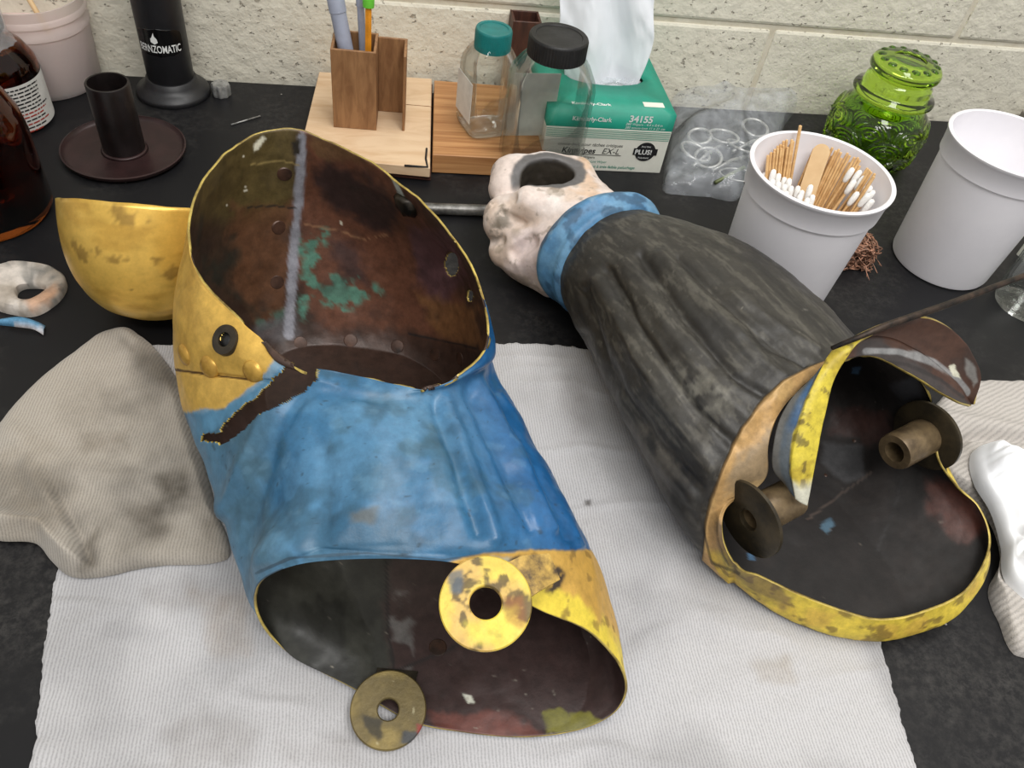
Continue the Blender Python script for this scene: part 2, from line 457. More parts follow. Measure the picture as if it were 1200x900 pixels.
# large white cloth
def stainmul(q, V, spots, seed=0, base=.05, sc=9):
    m = np.ones((len(V), 3)); w0 = fbm(V * sc + seed, 5, seed)
    m *= (1 - base * sstep(.45, .75, w0))[:, None]
    for poly, colr, amt, soft in spots:
        dd = polysd(q, poly) + (fbm(V * 45 + seed, 4, seed + 3) - .5) * soft * 2.2
        a = sstep(-soft, soft, dd) * amt * (0.45 + 1.1 * fbm(V * 130, 3, seed + 9)); a = np.clip(a, 0, 1)
        m = m * (1 - a[:, None]) + m * a[:, None] * (np.asarray(colr) / 255.0)
    return m
cl = lambda *a: [P(x, y, 0) for x, y in a]
rb = P(1068, 900); rt_ = P(1030, 755); dr = rt_ - rb
bl = P(40, 900); l2 = P(66, 675)
TL = P(176, 407); TR = rb + dr * 2.75
BL = bl + (bl - l2) * .55; BR = rb - dr * .9
G = coons([TL, P(330, 404), P(480, 404), P(575, 405), P(670, 409), TR], [TR, rt_, rb, BR], [BL, (BL + BR) / 2, BR], [TL, P(110, 540), l2, P(52, 790), bl, BL], 330, 300)
nv, nu_ = G.shape[:2]; e_u = np.minimum(np.arange(nu_), np.arange(nu_)[::-1])[None, :]
jit = (fbm(G * 140, 4) - .5) * .005
G[:, 0, :2] += jit[:, :1] * np.array([1, 0]); G[:, -1, :2] += jit[:, -1:] * np.array([1, 0]); G[0, :, 1] += jit[0]
G[..., 2] = .0006 + .0022 * fbm(G * 20, 4, 5) + .0016 * (1 - np.minimum(1, np.abs(fbm(G * np.array([7, 16, 1]), 3, 8) - .5) * 12))
V = G.reshape(-1, 3); q = proj(V)
st = stainmul(q, V, [([(370, 700), (520, 690), (560, 740), (500, 790), (400, 770)], (120, 110, 100), .0, 14),
    ([(225, 695), (300, 690), (290, 765), (255, 770), (240, 730)], (208, 180, 150), .45, 12),
    ([(165, 690), (250, 680), (290, 700), (240, 722), (180, 712)], (150, 142, 134), .35, 12),
    ([(195, 860), (240, 830), (300, 860), (290, 900), (200, 900)], (178, 172, 166), .5, 14),
    ([(655, 440), (680, 430), (690, 500), (670, 520)], (170, 164, 160), .4, 10),
    ([(880, 780), (920, 770), (930, 800), (890, 800)], (196, 180, 156), .5, 8),
    ([(685, 588), (692, 587), (692, 594), (686, 594)], (60, 56, 52), .9, 2),
    ([(130, 730), (200, 740), (190, 752), (120, 750)], (190, 190, 192), .4, 8),
    ([(600, 640), (720, 600), (760, 760), (640, 800)], (206, 200, 192), .35, 30), ([(330, 870), (420, 860), (420, 900), (330, 900)], (190, 184, 178), .4, 14)], 3, .26, 10)
mesh_obj('work_cloth', V, gridfaces(nv, nu_, False)[:, ::-1].copy(), M['cloth'], attrs={'uvw': uvw(V), 'stain': st}, solid=(.0016, 0, 0, 1),
         label='large flat white knit cloth spread under the two metal arm pieces', cat='cloth')

# soiled grey rag
ol = [(128, 390), (150, 387), (165, 396), (205, 440), (232, 520), (255, 600), (268, 652), (180, 664), (78, 674), (58, 655), (44, 638), (0, 634), (-40, 625),
      (-30, 560), (0, 500), (45, 450), (90, 415)]
V, Fc, q = pad(ol, .0045, .010, 90, 360, .0030, 30, 3, folds=[([(0, 622), (50, 628), (95, 672)], 14, .010), ([(75, 590), (100, 640), (110, 668)], 9, -.006),
    ([(20, 520), (80, 560), (150, 575)], 16, .004), ([(150, 400), (205, 470), (245, 600)], 12, .003), ([(40, 560), (70, 600), (90, 640)], 14, .006)])
st = stainmul(q, V, [([(185, 560), (215, 550), (220, 580), (205, 590)], (96, 92, 86), .8, 10), ([(150, 600), (190, 590), (190, 620), (160, 635)], (110, 104, 98), .65, 12),
    ([(145, 400), (170, 410), (205, 445), (200, 460), (155, 425)], (120, 114, 106), .6, 10), ([(95, 510), (150, 505), (150, 525), (100, 525)], (140, 132, 122), .6, 10),
    ([(95, 640), (115, 620), (110, 665), (95, 668)], (110, 104, 96), .6, 8), ([(0, 540), (60, 520), (90, 620), (40, 630), (0, 625)], (196, 182, 160), .45, 22),
    ([(225, 600), (262, 600), (265, 655), (240, 655)], (150, 144, 136), .5, 12), ([(60, 470), (120, 440), (150, 480), (90, 520)], (150, 146, 138), .35, 18), ([(120, 610), (200, 600), (230, 650), (130, 660)], (150, 146, 138), .4, 20)], 11, .42, 16)
mesh_obj('rag', V, Fc, M['rag'], attrs={'uvw': uvw(V, .05), 'stain': st}, label='dirty grey folded rag with black smudges lying beside the blue metal elbow', cat='rag')

# ribbed rag and tissue on the right
ol = [(1085, 500), (1100, 470), (1130, 452), (1180, 450), (1230, 455), (1290, 520), (1300, 700), (1262, 786), (1205, 772), (1190, 768), (1170, 730), (1158, 700), (1172, 655), (1160, 615), (1128, 578), (1100, 556)]
V, Fc, q = pad(ol, .0005, .012, 80, 320, .004, 18, 7, folds=[([(1100, 500), (1160, 510), (1200, 520)], 9, .008), ([(1100, 540), (1130, 520), (1200, 525)], 5, -.008), ([(1150, 690), (1200, 730)], 8, .005)])
st = stainmul(q, V, [([(1090, 520), (1130, 510), (1150, 540), (1100, 560)], (150, 144, 138), .4, 10)], 5, .12)
rag2 = mesh_obj('ribbed_rag', V, Fc, M['ragr'], attrs={'uvw': uvw(V, 1.15), 'stain': st}, label='pale grey ribbed rag bunched up under the white tissue', cat='rag')
n = N('white_tissue'); n.set(base=L4((244, 246, 250)), rough=.9, spec=.1); n.bump(n.noise(120, 4), .15, .001); M['tissue'] = n.m
ol = [(1142, 528), (1170, 528), (1215, 545), (1275, 570), (1310, 640), (1290, 705), (1230, 712), (1196, 704), (1178, 682), (1172, 640), (1160, 600), (1140, 565)]
V, Fc, q = pad(ol, .0145, .014, 90, 300, .007, 22, 21, folds=[([(1150, 535), (1185, 600), (1195, 660)], 12, .008), ([(1150, 545), (1200, 580), (1250, 600)], 10, .007), ([(1160, 620), (1210, 650)], 9, -.004)], round_=.006, ridge=.009)
mesh_obj('tissue', V, Fc, M['tissue'], label='crumpled bright white tissue on the ribbed rag beside the yellow cup rim', cat='tissue')

# ------------------------------------------------------------------ painting helper
class Paint:
    def __init__(s, V, q, c, rough=.5, metal=0.0):
        s.V = V; s.q = q; s.C = np.tile(lin(c), (len(V), 1)); s.RM = np.tile([rough, metal, 0.0], (len(V), 1))
    def lay(s, mask, c, rough=.5, metal=0.0):
        m = np.clip(mask, 0, 1)[:, None]
        s.C = s.C * (1 - m) + m * lin(c); s.RM = s.RM * (1 - m) + m * np.array([rough, metal, 0.0])
    def poly(s, poly, soft=5, wob=8, sc=40, seed=0):
        d = polysd(s.q, poly) + (fbm(s.V * sc, 4, seed) - .5) * 2 * wob + (fbm(s.V * sc * 3.5, 4, seed + 5) - .5) * (1.3 * wob + 4)
        return sstep(-soft, soft, d)
    def line(s, line, wd, wob=2, sc=60, seed=0):
        d = linesd(s.q, line) + (fbm(s.V * sc, 4, seed) - .5) * 2 * wob
        return 1 - sstep(wd * .7, wd * 1.3, d)
    def cloud(s, a, b, sc=30, seed=0, stretch=(1, 1, 1), oct=4):
        return sstep(a, b, fbm(s.V * sc * np.array(stretch), oct, seed))
    def dots(s, sc, thr, seed=0):
        return sstep(thr, thr + .06, vnoise(s.V * sc, seed))
def disc_obj(name, c, nrm, prof, mat, parent, n=28, sy=1.0):
    V, Fc = lathe(prof, n, c, nrm); return mesh_obj(name, V, Fc, mat, parent, auto=40)

# ------------------------------------------------------------------ blue elbow piece
p_ = lambda x, y, z: P(x, y, z)
w_ = lambda x, y, z: np.array([x, y, z], float)
NU, NS = 420, 300
zc = .0072
stA = [(0, p_(470, 655, .148)), (22, p_(556, 666, .145)), (45, p_(628, 712, .122)), (68, p_(695, 742, .092)), (90, p_(733, 790, .05)), (113, p_(727, 828, .018)), (135, p_(690, 852, zc)),
       (160, p_(620, 864, zc)), (185, p_(540, 858, zc)), (205, p_(480, 845, zc)), (225, p_(415, 808, zc + .002)), (248, p_(345, 770, .012)), (272, p_(310, 738, .045)), (300, p_(298, 698, .085)),
       (320, p_(313, 676, .115)), (340, p_(365, 659, .14))]
stA2 = [(0, p_(475, 634, .155)), (45, p_(640, 646, .135)), (90, p_(716, 706, .058)), (135, w_(.150, .215, .007)), (180, w_(.078, .205, zc)), (225, w_(-.005, .232, zc)), (270, p_(298, 712, .045)), (300, p_(291, 680, .08)), (320, p_(303, 655, .12)), (340, p_(360, 640, .147))]
stB = [(0, p_(480, 552, .168)), (45, p_(592, 548, .146)), (70, p_(634, 556, .115)), (90, p_(652, 574, .076)), (135, w_(.128, .32, .012)), (180, w_(.045, .34, zc)), (225, w_(-.058, .36, .012)), (270, p_(261, 600, .066)), (315, p_(345, 548, .146))]
stC = [(0, p_(450, 472, .167)), (45, p_(545, 448, .152)), (90, p_(574, 418, .10)), (135, p_(525, 410, .03)), (180, p_(430, 398, .012)), (225, p_(300, 396, .025)), (270, p_(207, 436, .10)), (315, p_(290, 443, .157))]
stD = [(0, p_(452, 460, .169)), (45, p_(550, 440, .162)), (90, p_(580, 402, .135)), (135, w_(.068, .525, .10)), (180, w_(-.025, .585, .10)), (225, w_(-.118, .55, .11)), (270, p_(202, 375, .14)), (315, p_(291, 420, .170))]
stE = [(0, p_(455, 449, .170)), (25, p_(510, 453, .168)), (45, p_(548, 434, .166)), (68, p_(570, 408, .166)), (90, p_(572, 372, .167)), (112, p_(557, 318, .172)), (135, p_(528, 272, .178)), (157, p_(480, 222, .185)),
       (180, p_(418, 180, .190)), (202, p_(350, 152, .196)), (222, p_(296, 158, .197)), (245, p_(246, 198, .195)), (270, p_(220, 262, .190)), (292, p_(232, 322, .186)), (310, p_(262, 358, .183)), (328, p_(305, 396, .178)), (343, p_(340, 428, .173)), (351, p_(390, 434, .171))]
rings = [ring(s_, NU) for s_ in (stA, stA2, stB, stC, stD, stE)]
G = loft(rings, [0, .12, .42, .70, .83, 1.0], NS)
sv = np.linspace(0, 1, NS)[:, None] * np.ones((1, NU)); uv_ = np.ones((NS, 1)) * (np.arange(NU) * 360.0 / NU)[None]
nrm = gnormals(G)
if (nrm[NS // 2, 0, 2]) < 0: nrm = -nrm
view = unit(CAM - G.reshape(-1, 3).mean(0)); vd = CAM - G; vd = vd / np.linalg.norm(vd, axis=-1, keepdims=True)
front = sstep(-.05, .1, (nrm * vd).sum(-1)) * sstep(.015, .04, G[..., 2])
q = proj(G)
blue_r = sstep(.02, .10, sv) * (1 - sstep(.62, .72, sv))
disp = (fbm(G * 16, 3, 2) - .5) * .010 * blue_r * front + (fbm(G * 45, 3, 4) - .5) * .0028
for line, wd, a in [([(330, 455), (300, 510), (262, 600)], 10, .004), ([(352, 460), (322, 520), (295, 610)], 9, -.0035), ([(378, 520), (382, 580), (370, 640)], 12, -.003),
                    ([(505, 460), (535, 540), (560, 625)], 7, -.0035), ([(520, 458), (552, 540), (580, 630)], 8, .003), ([(548, 450), (590, 540), (625, 620)], 6, -.004),
                    ([(562, 440), (606, 530), (648, 620)], 7, .0045), ([(575, 440), (625, 540), (668, 630)], 6, -.004), ([(590, 460), (640, 560), (680, 640)], 5, .003),
                    ([(420, 470), (440, 520), (430, 590)], 26, .0035),
                    ([(310, 668), (380, 648), (520, 652)], 3, -.0022), ([(205, 436), (260, 440), (330, 448)], 2.2, -.002)]:
    dd = linesd(q, line) + (vnoise(G * 50, 9) - .5) * 5
    disp += a * np.exp(-(dd / wd) ** 2) * front * (blue_r if wd > 2.5 else 1)
taper = sstep(0, .015, sv) * (1 - sstep(.985, 1, sv)); G = G + nrm * (disp * (.25 + .75 * taper))[..., None]
# ragged rim
G[-1] += nrm[-1] * 0 + np.stack([np.zeros(NU), np.zeros(NU), (fbm(G[-1] * 50, 3, 3) - .5) * .004], -1)
G[..., 2] = np.maximum(G[..., 2], zc - .0012)
V = G.reshape(-1, 3); q = proj(V); fr = front.reshape(-1); s1 = sv.reshape(-1); u1 = uv_.reshape(-1)
Fc = gridfaces(NS, NU)
# make face winding agree with outward normals
a, b, c, d_ = (V[Fc[:, i]] for i in range(4)); fn = np.cross(b - a, d_ - a); nf = nrm.reshape(-1, 3)[Fc[:, 0]]
if (fn * nf).sum() < 0: Fc = Fc[:, ::-1].copy()
# tears and holes
fc = V[Fc].mean(1); fq = proj(fc); ff = fr[Fc].min(1)
tear = polysd(fq, [(334, 428), (376, 426), (372, 446), (353, 460), (322, 476), (302, 486), (281, 507), (267, 517), (257, 520), (236, 516), (240, 509), (258, 507), (268, 490), (296, 466), (316, 450)]) + (vnoise(fc * 170) - .5) * 5 > 0
keep = ~(tear & (ff > .3))
keep &= ~((np.hypot((fq[:, 0] - 265.5) / 7.5, (fq[:, 1] - 399) / 11.0) < 1) & (ff > .3))
inn = (s1[Fc].mean(1) > .72)
keep &= ~((np.hypot((fq[:, 0] - 531) / 8.5, (fq[:, 1] - 309) / 15.0) < 1) & inn & (ff < .3) & (u1[Fc[:, 0]] > 60) & (u1[Fc[:, 0]] < 160))
keep &= ~((np.hypot((fq[:, 0] - 553) / 4.0, (fq[:, 1] - 346) / 7.5) < 1) & inn & (ff < .3) & (u1[Fc[:, 0]] > 60) & (u1[Fc[:, 0]] < 160))
Fk = Fc[keep]
# exterior paint
px = Paint(V, q, (56, 112, 152), .42, 0)
px.lay(px.cloud(.42, .66, 16, 1), (92, 140, 176), .42); px.lay(px.cloud(.52, .70, 26, 5) * .85, (44, 84, 106), .45)
strong = sstep(470, 600, q[:, 0] - (q[:, 1] - 430) * .35); px.lay(px.cloud(.46, .62, 42, 41) * .4, (102, 148, 184), .42); px.lay(px.cloud(.54, .66, 34, 43) * .55, (44, 80, 100), .45)
px.lay(strong * .85, (22, 98, 160), .30)
px.lay(strong * px.cloud(.5, .7, 22, 8, (1.4, .5, 1)) * .6, (14, 76, 124), .3)
px.lay(px.poly([(225, 505), (330, 470), (310, 560), (330, 655), (300, 720), (250, 600)], 18, 10) * .55, (92, 124, 142), .5)
px.lay(px.cloud(.60, .72, 55, 13) * .35, (62, 92, 100), .55)
px.lay(px.dots(300, .88, 3) * .6, (40, 58, 70), .6); px.lay(px.cloud(.62, .70, 90, 47) * .15, (140, 176, 200), .45)
px.lay(px.poly([(410, 600), (440, 595), (436, 612), (415, 614)], 5, 7) * .6, (120, 108, 92), .6)
px.lay(px.line([(300, 672), (340, 654), (430, 648), (520, 656), (600, 645), (690, 646)], 1.6, 2) * .6 * fr, (52, 66, 78), .7)
gold = np.where(fr > .2, px.poly([(150, 120), (222, 230), (340, 424), (318, 440), (300, 455), (262, 478), (242, 484), (226, 484), (150, 484)], 3, 4, 70), (s1 > .70) * 1.0)
px.lay(gold, (220, 178, 86), .40, .42)
px.lay(gold * px.cloud(.5, .75, 35, 3, (1, 1, .6)) * .55, (182, 140, 62), .42, .4); px.lay(gold * px.cloud(.58, .75, 20, 31) * .5, (236, 206, 128), .34, .45)
px.lay(gold * px.line([(204, 433), (260, 441), (328, 448)], 1.3, .8), (92, 66, 30), .6, .3)
px.lay(px.poly([(330, 412), (345, 430), (300, 466), (240, 512), (226, 512), (226, 482), (262, 478), (300, 450)], 2, 4) * fr * .9, (92, 140, 172), .45)
yel = np.where(fr > .15, px.poly([(520, 662), (566, 650), (600, 646), (640, 645), (705, 645), (780, 800), (720, 830), (560, 780)], 2.5, 3), 0)
px.lay(yel, (212, 168, 82), .42, .25)
px.lay(yel * px.poly([(580, 660), (620, 690), (680, 700), (735, 760), (740, 800), (690, 760), (620, 720), (580, 700)], 6, 7), (226, 202, 70), .5)
px.lay(yel * px.poly([(585, 652), (615, 652), (660, 672), (650, 690), (622, 678), (590, 668)], 4, 9) * px.cloud(.38, .5, 90, 5), (58, 46, 36), .6)
px.lay(yel * px.cloud(.62, .7, 110, 15) * .7, (120, 92, 44), .6)
px.lay(yel * px.poly([(575, 652), (600, 652), (596, 668), (580, 668)], 3, 5) * .8, (196, 188, 160), .6)
rimc = sstep(.012, .004, s1) * .8; px.lay(rimc * (u1 > 200) * (u1 < 330), (52, 62, 70), .6)
# interior paint
pi = Paint(V, q, (58, 42, 34), .42, .15)
up_ = sstep(.62, .72, s1)
pi.lay(up_ * pi.poly([(215, 150), (352, 140), (346, 260), (300, 270), (220, 260)], 14, 10) * .95, (98, 84, 50), .40, .35)
pi.lay(up_ * pi.poly([(215, 260), (345, 250), (335, 400), (215, 330)], 14, 12) * .8, (62, 46, 34), .42, .2)
pi.lay(up_ * pi.poly([(270, 240), (345, 240), (338, 350), (310, 390), (265, 330)], 8, 14) * .75, (104, 70, 48), .42, .25)
pi.lay(up_ * pi.poly([(230, 250), (300, 250), (300, 370), (240, 330)], 8, 16) * pi.cloud(.42, .6, 30, 7) * .8, (30, 34, 28), .5)
pi.lay(up_ * pi.poly([(355, 150), (450, 190), (530, 290), (560, 400), (380, 405), (345, 300)], 10, 14), (104, 67, 50), .42, .2)
pi.lay(up_ * pi.poly([(365, 180), (420, 195), (470, 245), (460, 275), (400, 250), (370, 215)], 9, 12) * .9, (42, 32, 32), .45)
pi.lay(up_ * pi.poly([(360, 150), (420, 170), (440, 190), (370, 185)], 6, 8) * .6, (110, 86, 58), .4, .3)
pi.lay(up_ * pi.poly([(385, 280), (425, 285), (430, 330), (400, 330)], 8, 14) * .7, (52, 38, 40), .45)
pi.lay(up_ * pi.poly([(480, 260), (530, 270), (545, 330), (520, 370), (490, 330)], 9, 12) * .75, (86, 62, 70), .42, .1)
pi.lay(up_ * pi.poly([(490, 345), (560, 360), (566, 405), (520, 395)], 8, 10) * .8, (136, 96, 60), .40, .3)
pi.lay(pi.poly([(350, 385), (480, 385), (560, 412), (550, 450), (380, 455), (300, 430)], 8, 8) * .85, (64, 46, 38), .42, .2)
teal = up_ * pi.poly([(350, 272), (382, 268), (395, 320), (424, 330), (452, 340), (425, 352), (415, 364), (385, 362), (365, 350), (352, 372)], 5, 9, 70) * pi.cloud(.40, .50, 90, 4)
pi.lay(teal * .85, (74, 128, 110), .65)
pi.lay(up_ * pi.poly([(300, 378), (335, 362), (332, 374), (304, 386)], 4, 6) * pi.cloud(.4, .5, 90, 6) * .8, (66, 104, 90), .65)
pi.lay(up_ * pi.poly([(295, 384), (345, 366), (350, 392), (330, 402), (300, 396)], 6, 5) * .8, (92, 88, 90), .5, .2)
seam = up_ * pi.line([(354, 160), (350, 230), (343, 300), (338, 392)], 5.5, 3.2, 70); pi.lay(seam, (146, 146, 154), .5, .3)
pi.lay(up_ * pi.line([(430, 175), (462, 205), (476, 236)], 3, 1.5) * .8, (176, 184, 176), .5)
pi.lay(up_ * pi.poly([(340, 165), (352, 162), (352, 180), (343, 180)], 2, 2), (40, 34, 26), .6)
pi.lay(up_ * np.maximum(pi.poly([(296, 168), (306, 158), (310, 162), (302, 174), (296, 176)], 1.2, 1), 0), (206, 202, 180), .6)
for dx, dy in [(283, 182), (287, 218), (286, 222), (264, 240), (300, 170), (400, 260)]: pi.lay(up_ * (np.hypot(q[:, 0] - dx, q[:, 1] - dy) < 1.7), (206, 200, 180), .6)
pi.lay(up_ * pi.line([(288, 242), (320, 240), (345, 243)], 1.0, .4), (36, 28, 22), .6)
pi.lay(up_ * pi.line([(292, 192), (330, 187), (350, 192)], 1.0, .4) * .7, (150, 130, 80), .5)
pi.lay(up_ * pi.line([(358, 262), (400, 270), (425, 280), (455, 274)], 1.0, 1.2) * .7, (150, 110, 80), .5)
pi.lay(up_ * pi.line([(480, 390), (520, 398), (560, 408)], 1.2, .4), (30, 24, 22), .6)
pi.lay(pi.cloud(.55, .75, 60, 17) * .35, (34, 28, 26), .5)
lo_ = 1 - sstep(.50, .60, s1)
pi.lay(lo_, (62, 46, 44), .45, .1)
pi.lay(lo_ * pi.poly([(300, 640), (450, 640), (455, 780), (410, 815), (290, 760)], 8, 10) * .9, (56, 58, 52), .5)
pi.lay(lo_ * pi.cloud(.50, .62, 30, 19, (1, .4, 1)) * pi.poly([(300, 640), (450, 640), (455, 780), (410, 815), (290, 760)], 8, 10) * .6, (28, 28, 26), .5)
pi.lay(lo_ * pi.poly([(455, 700), (480, 690), (482, 785), (460, 780)], 4, 8) * pi.cloud(.45, .55, 60, 4) * .7, (120, 118, 116), .5)
pi.lay(lo_ * pi.line([(452, 640), (455, 740), (462, 788), (520, 765), (560, 745)], 1.6, 1.0) * .8, (24, 20, 20), .6)
pi.lay(lo_ * pi.poly([(505, 835), (600, 838), (640, 868), (520, 868)], 5, 9) * .7, (118, 66, 56), .5)
pi.lay(lo_ * np.maximum(pi.poly([(636, 836), (655, 830), (668, 842), (664, 858), (640, 862)], 2, 3), pi.poly([(668, 838), (690, 836), (704, 848), (680, 858), (664, 858)], 2, 3)) * .9, (122, 118, 44), .5)
pi.lay(lo_ * pi.poly([(542, 814), (552, 816), (556, 825), (548, 826)], 1.2, .6), (196, 196, 182), .5)
pi.lay(lo_ * pi.dots(300, .92, 23) * .7, (160, 152, 138), .6)
pi.C = pi.C * (1 + .30 * up_)[:, None]; nb_ = np.clip(gold + yel, 0, 1)[:, None]; px.C = px.C * (nb_ + (1 - nb_) * np.array([.68, .78, .80]))  # upper interior colours brightened, painting in light on the back wall; blues toned down
M['shell_out'] = painted('painted_shell_outside', 'co', 260, .22, .14, 160)
M['shell_in'] = painted('tarnished_shell_inside', 'ci', 160, .25, .22, 120)
LB = P(430, 560, 0); LB[2] = zc - .0012
elbow = empty('elbow_piece', LB, 'blue painted metal elbow shell with gold collar and two hinge washers', 'metal shell')
shell = mesh_obj('elbow_shell', V, Fk, [M['shell_out'], M['shell_in'], M['rim']], elbow,
                 attrs={'co': px.C, 'co_rm': px.RM, 'ci': pi.C, 'ci_rm': pi.RM}, solid=(.0017, 1, 2))
bvL = bvh_of(shell)
# rivets
def rivet(bv, x, y, r, hgt, mat, parent, nth=1, lift=0.0):
    h_ = hit(bv, x, y, nth)
    if h_ is None: return
    c, nn = h_; c = c + nn * lift
    disc_obj('rivet', c - nn * .001, nn, [(0, hgt + .001), (r * .5, hgt * .9 + .001), (r * .85, hgt * .5 + .001), (r, .0002), (r, -.001), (0, -.001)][::-1], mat, parent, 20)
M['rivet_in'] = plain('dark_rivet', (92, 64, 50), .42, .25, .25, 60)
for x, y in [(216, 416), (245, 430), (296, 436)]: rivet(bvL, x, y, .0082, .0026, M['brass'], elbow)
for x, y in [(352, 402), (411, 399), (466, 406), (511, 415), (541, 420), (333, 203), (326, 266), (324, 330), (513, 760)]: rivet(bvL, x, y, .0068, .0004, M['rivet_in'], elbow, 1, .0021)
# grommet in the gold lip, and a clamp lump on the right rim
c, nn = hit(bvL, 262, 384)
cc = hit(bvL, 268, 413); c = (c + cc[0]) / 2
disc_obj('grommet', c + nn * .001, nn, [(.0048, -.002), (.0048, .0010), (.0070, .0016), (.0098, .0010), (.0104, -.002)], M['darkmetal'], elbow, 28)
mesh_obj('grommet_hole_shade', *lathe([(0, -.0016), (.0056, -.0016), (.0056, .0004), (0, .0004)], 24, c, nn), M['black'], elbow)  # added black disc, stands in for the shade inside the open grommet hole
hh = hit(bvL, 478, 238)
if hh:
    c, nn = hh; rr = np.random.RandomState(3)
    V, Fc = lathe([(0, -.004), (.010, -.002), (.012, .003), (.008, .009), (.0, .011)], 16, c, nn)
    V = V + (fbm(V * 160, 3, 4)[:, None] - .5) * .008; mesh_obj('solder_lump', V, Fc, M['darkmetal'], elbow)
# washers
def washer(name, c, nrm_, r, r0, th, mats, parent, paintf=None, label=None):
    rs = np.linspace(r0, r, 26); prof = [(r0, -th / 2)] + [(r0, th / 2 - .0006)] + [(x, th / 2) for x in rs[1:-1]] + [(r, th / 2 - .0008), (r, -th / 2)]
    V, Fc = lathe(prof, 90, c, nrm_, closed=True)
    o_attr = None
    if paintf is not None:
        pp = paintf(V, proj(V)); o_attr = {'co': pp.C, 'co_rm': pp.RM}
    o = mesh_obj(name, V, Fc, mats, parent, attrs=o_attr, auto=35)
    if label: o['label'] = label
    return o
def pw1(V, q):
    p = Paint(V, q, (224, 196, 78), .5, .05)
    p.lay(p.cloud(.5, .62, 40, 3) * .8, (206, 166, 92), .5); p.lay(p.cloud(.56, .64, 110, 9) * .85, (72, 60, 34), .6)
    p.lay(p.poly([(525, 672), (542, 668), (540, 695), (527, 694)], 3, 4) * .8, (74, 88, 100), .5)
    p.lay(p.poly([(545, 730), (600, 715), (590, 755), (550, 755)], 8, 8) * .7, (232, 214, 70), .5)
    p.lay(p.poly([(592, 700), (612, 700), (612, 735), (596, 728)], 4, 5) * .5, (150, 84, 40), .6); return p
def pw2(V, q):
    p = Paint(V, q, (104, 90, 52), .45, .35); p.lay(p.cloud(.48, .62, 45, 6) * .7, (136, 118, 66), .42, .4)
    p.lay(p.poly([(425, 838), (448, 842), (444, 862), (432, 858)], 3, 6) * .8, (36, 34, 26), .6)
    p.lay(p.poly([(474, 858), (490, 858), (484, 872), (472, 870)], 2, 3) * .8, (44, 54, 66), .5); p.lay(p.poly([(488, 848), (496, 852), (490, 862)], 1.5, 2) * .8, (150, 40, 40), .5)
    p.lay(p.dots(300, .9, 2) * .6, (200, 190, 150), .6); return p
def tilt_to(p, k, side=(0, 0, 0)):
    v = unit(CAM - p); return unit(v * k + np.array([0, 0, 1]) * (1 - k) + np.array(side))
M['washer'] = painted('painted_washer', 'co', 220, .3, .15, 150)
c1 = P(569, 707, .150); washer('hinge_washer', c1, tilt_to(c1, .75), .0252, .0088, .006, M['washer'], elbow, pw1, 'yellow chipped hinge washer')
c2 = P(455, 832, .0145); washer('hinge_washer', c2, tilt_to(c2, .55), .0246, .0068, .005, M['washer'], elbow, pw2, 'bare brown hinge washer')
c2n = tilt_to(c2, .55)
# tabs tying the washers to the shell
def tab(pts, wd, th, mat, parent):
    pts = np.array(pts); V = []; 
    for i, p in enumerate(pts):
        t = pts[min(i + 1, len(pts) - 1)] - pts[max(i - 1, 0)]; n_ = tilt_to(p, .6); s_ = unit(np.cross(t, n_))
        for a_, b_ in ((-1, -1), (1, -1), (1, 1), (-1, 1)): V.append(p + s_ * wd[i] * a_ + n_ * th * b_ * .5)
    Fc = [[0, 1, 2, 3], [len(V) - 4 + k for k in (3, 2, 1, 0)]]
    for i in range(len(pts) - 1):
        for k in range(4): Fc.append([i * 4 + k, (i + 1) * 4 + k, (i + 1) * 4 + (k + 1) % 4, i * 4 + (k + 1) % 4])
    mesh_obj('hinge_tab', V, Fc, mat, parent, smooth=False)
M['tabpaint'] = plain('chipped_yellow_tab', (210, 172, 84), .5, .1, .3, 90, c2=(70, 54, 36))
tab([P(590, 690, .148), P(622, 672, .146), P(650, 664, .142)], [.012, .011, .008], .003, M['tabpaint'], elbow)
tab([P(462, 815, .009), P(464, 800, .010), P(466, 785, .009)], [.012, .013, .014], .004, M['darkmetal'], elbow)

# ------------------------------------------------------------------ forearm piece
O_ = np.array([.230, .595, 0.0]); Dn = np.array([.38, -.925, 0.0]); Dp = np.array([.925, .38, 0.0])
def loc(t, p, z): return O_ + Dn * t + Dp * p + np.array([0, 0, z])
def ell(t, c, hw, zt, zb=.006, sq=2.3, tilt=0.0):
    out = []; zm, hz = (zt + zb) / 2, (zt - zb) / 2
    for a in range(0, 360, 15):
        s_, c_ = math.sin(math.radians(a)), math.cos(math.radians(a)); e = 2 / sq
        p = math.copysign(abs(s_) ** e, s_) * hw; z = math.copysign(abs(c_) ** e, c_) * hz
        out.append((a, loc(t + tilt * c_, c + p, zm + z)))
    return out
NU, NS = 400, 300
zf = .0074
s0 = ell(0.0, 0, .061, .118, .010, 2.1, -.012)
s1_ = ell(.03, .005, .076, .128, .008, 2.1, -.010)
s2_ = ell(.09, .012, .098, .143, zf, 2.1, -.006)
s3_ = ell(.165, .006, .110, .150, zf, 2.15, -.004)
s4_ = [(0, loc(.225, .006, .149)), (30, loc(.225, .058, .142)), (60, loc(.232, .100, .112)), (90, loc(.25, .118, .070)), (120, loc(.27, .108, .025)), (150, loc(.29, .060, zf)), (180, loc(.29, .0, zf)),
       (210, loc(.275, -.055, zf)), (240, loc(.262, -.095, .022)), (270, loc(.255, -.112, .066)), (300, loc(.238, -.092, .112)), (330, loc(.225, -.048, .142))]
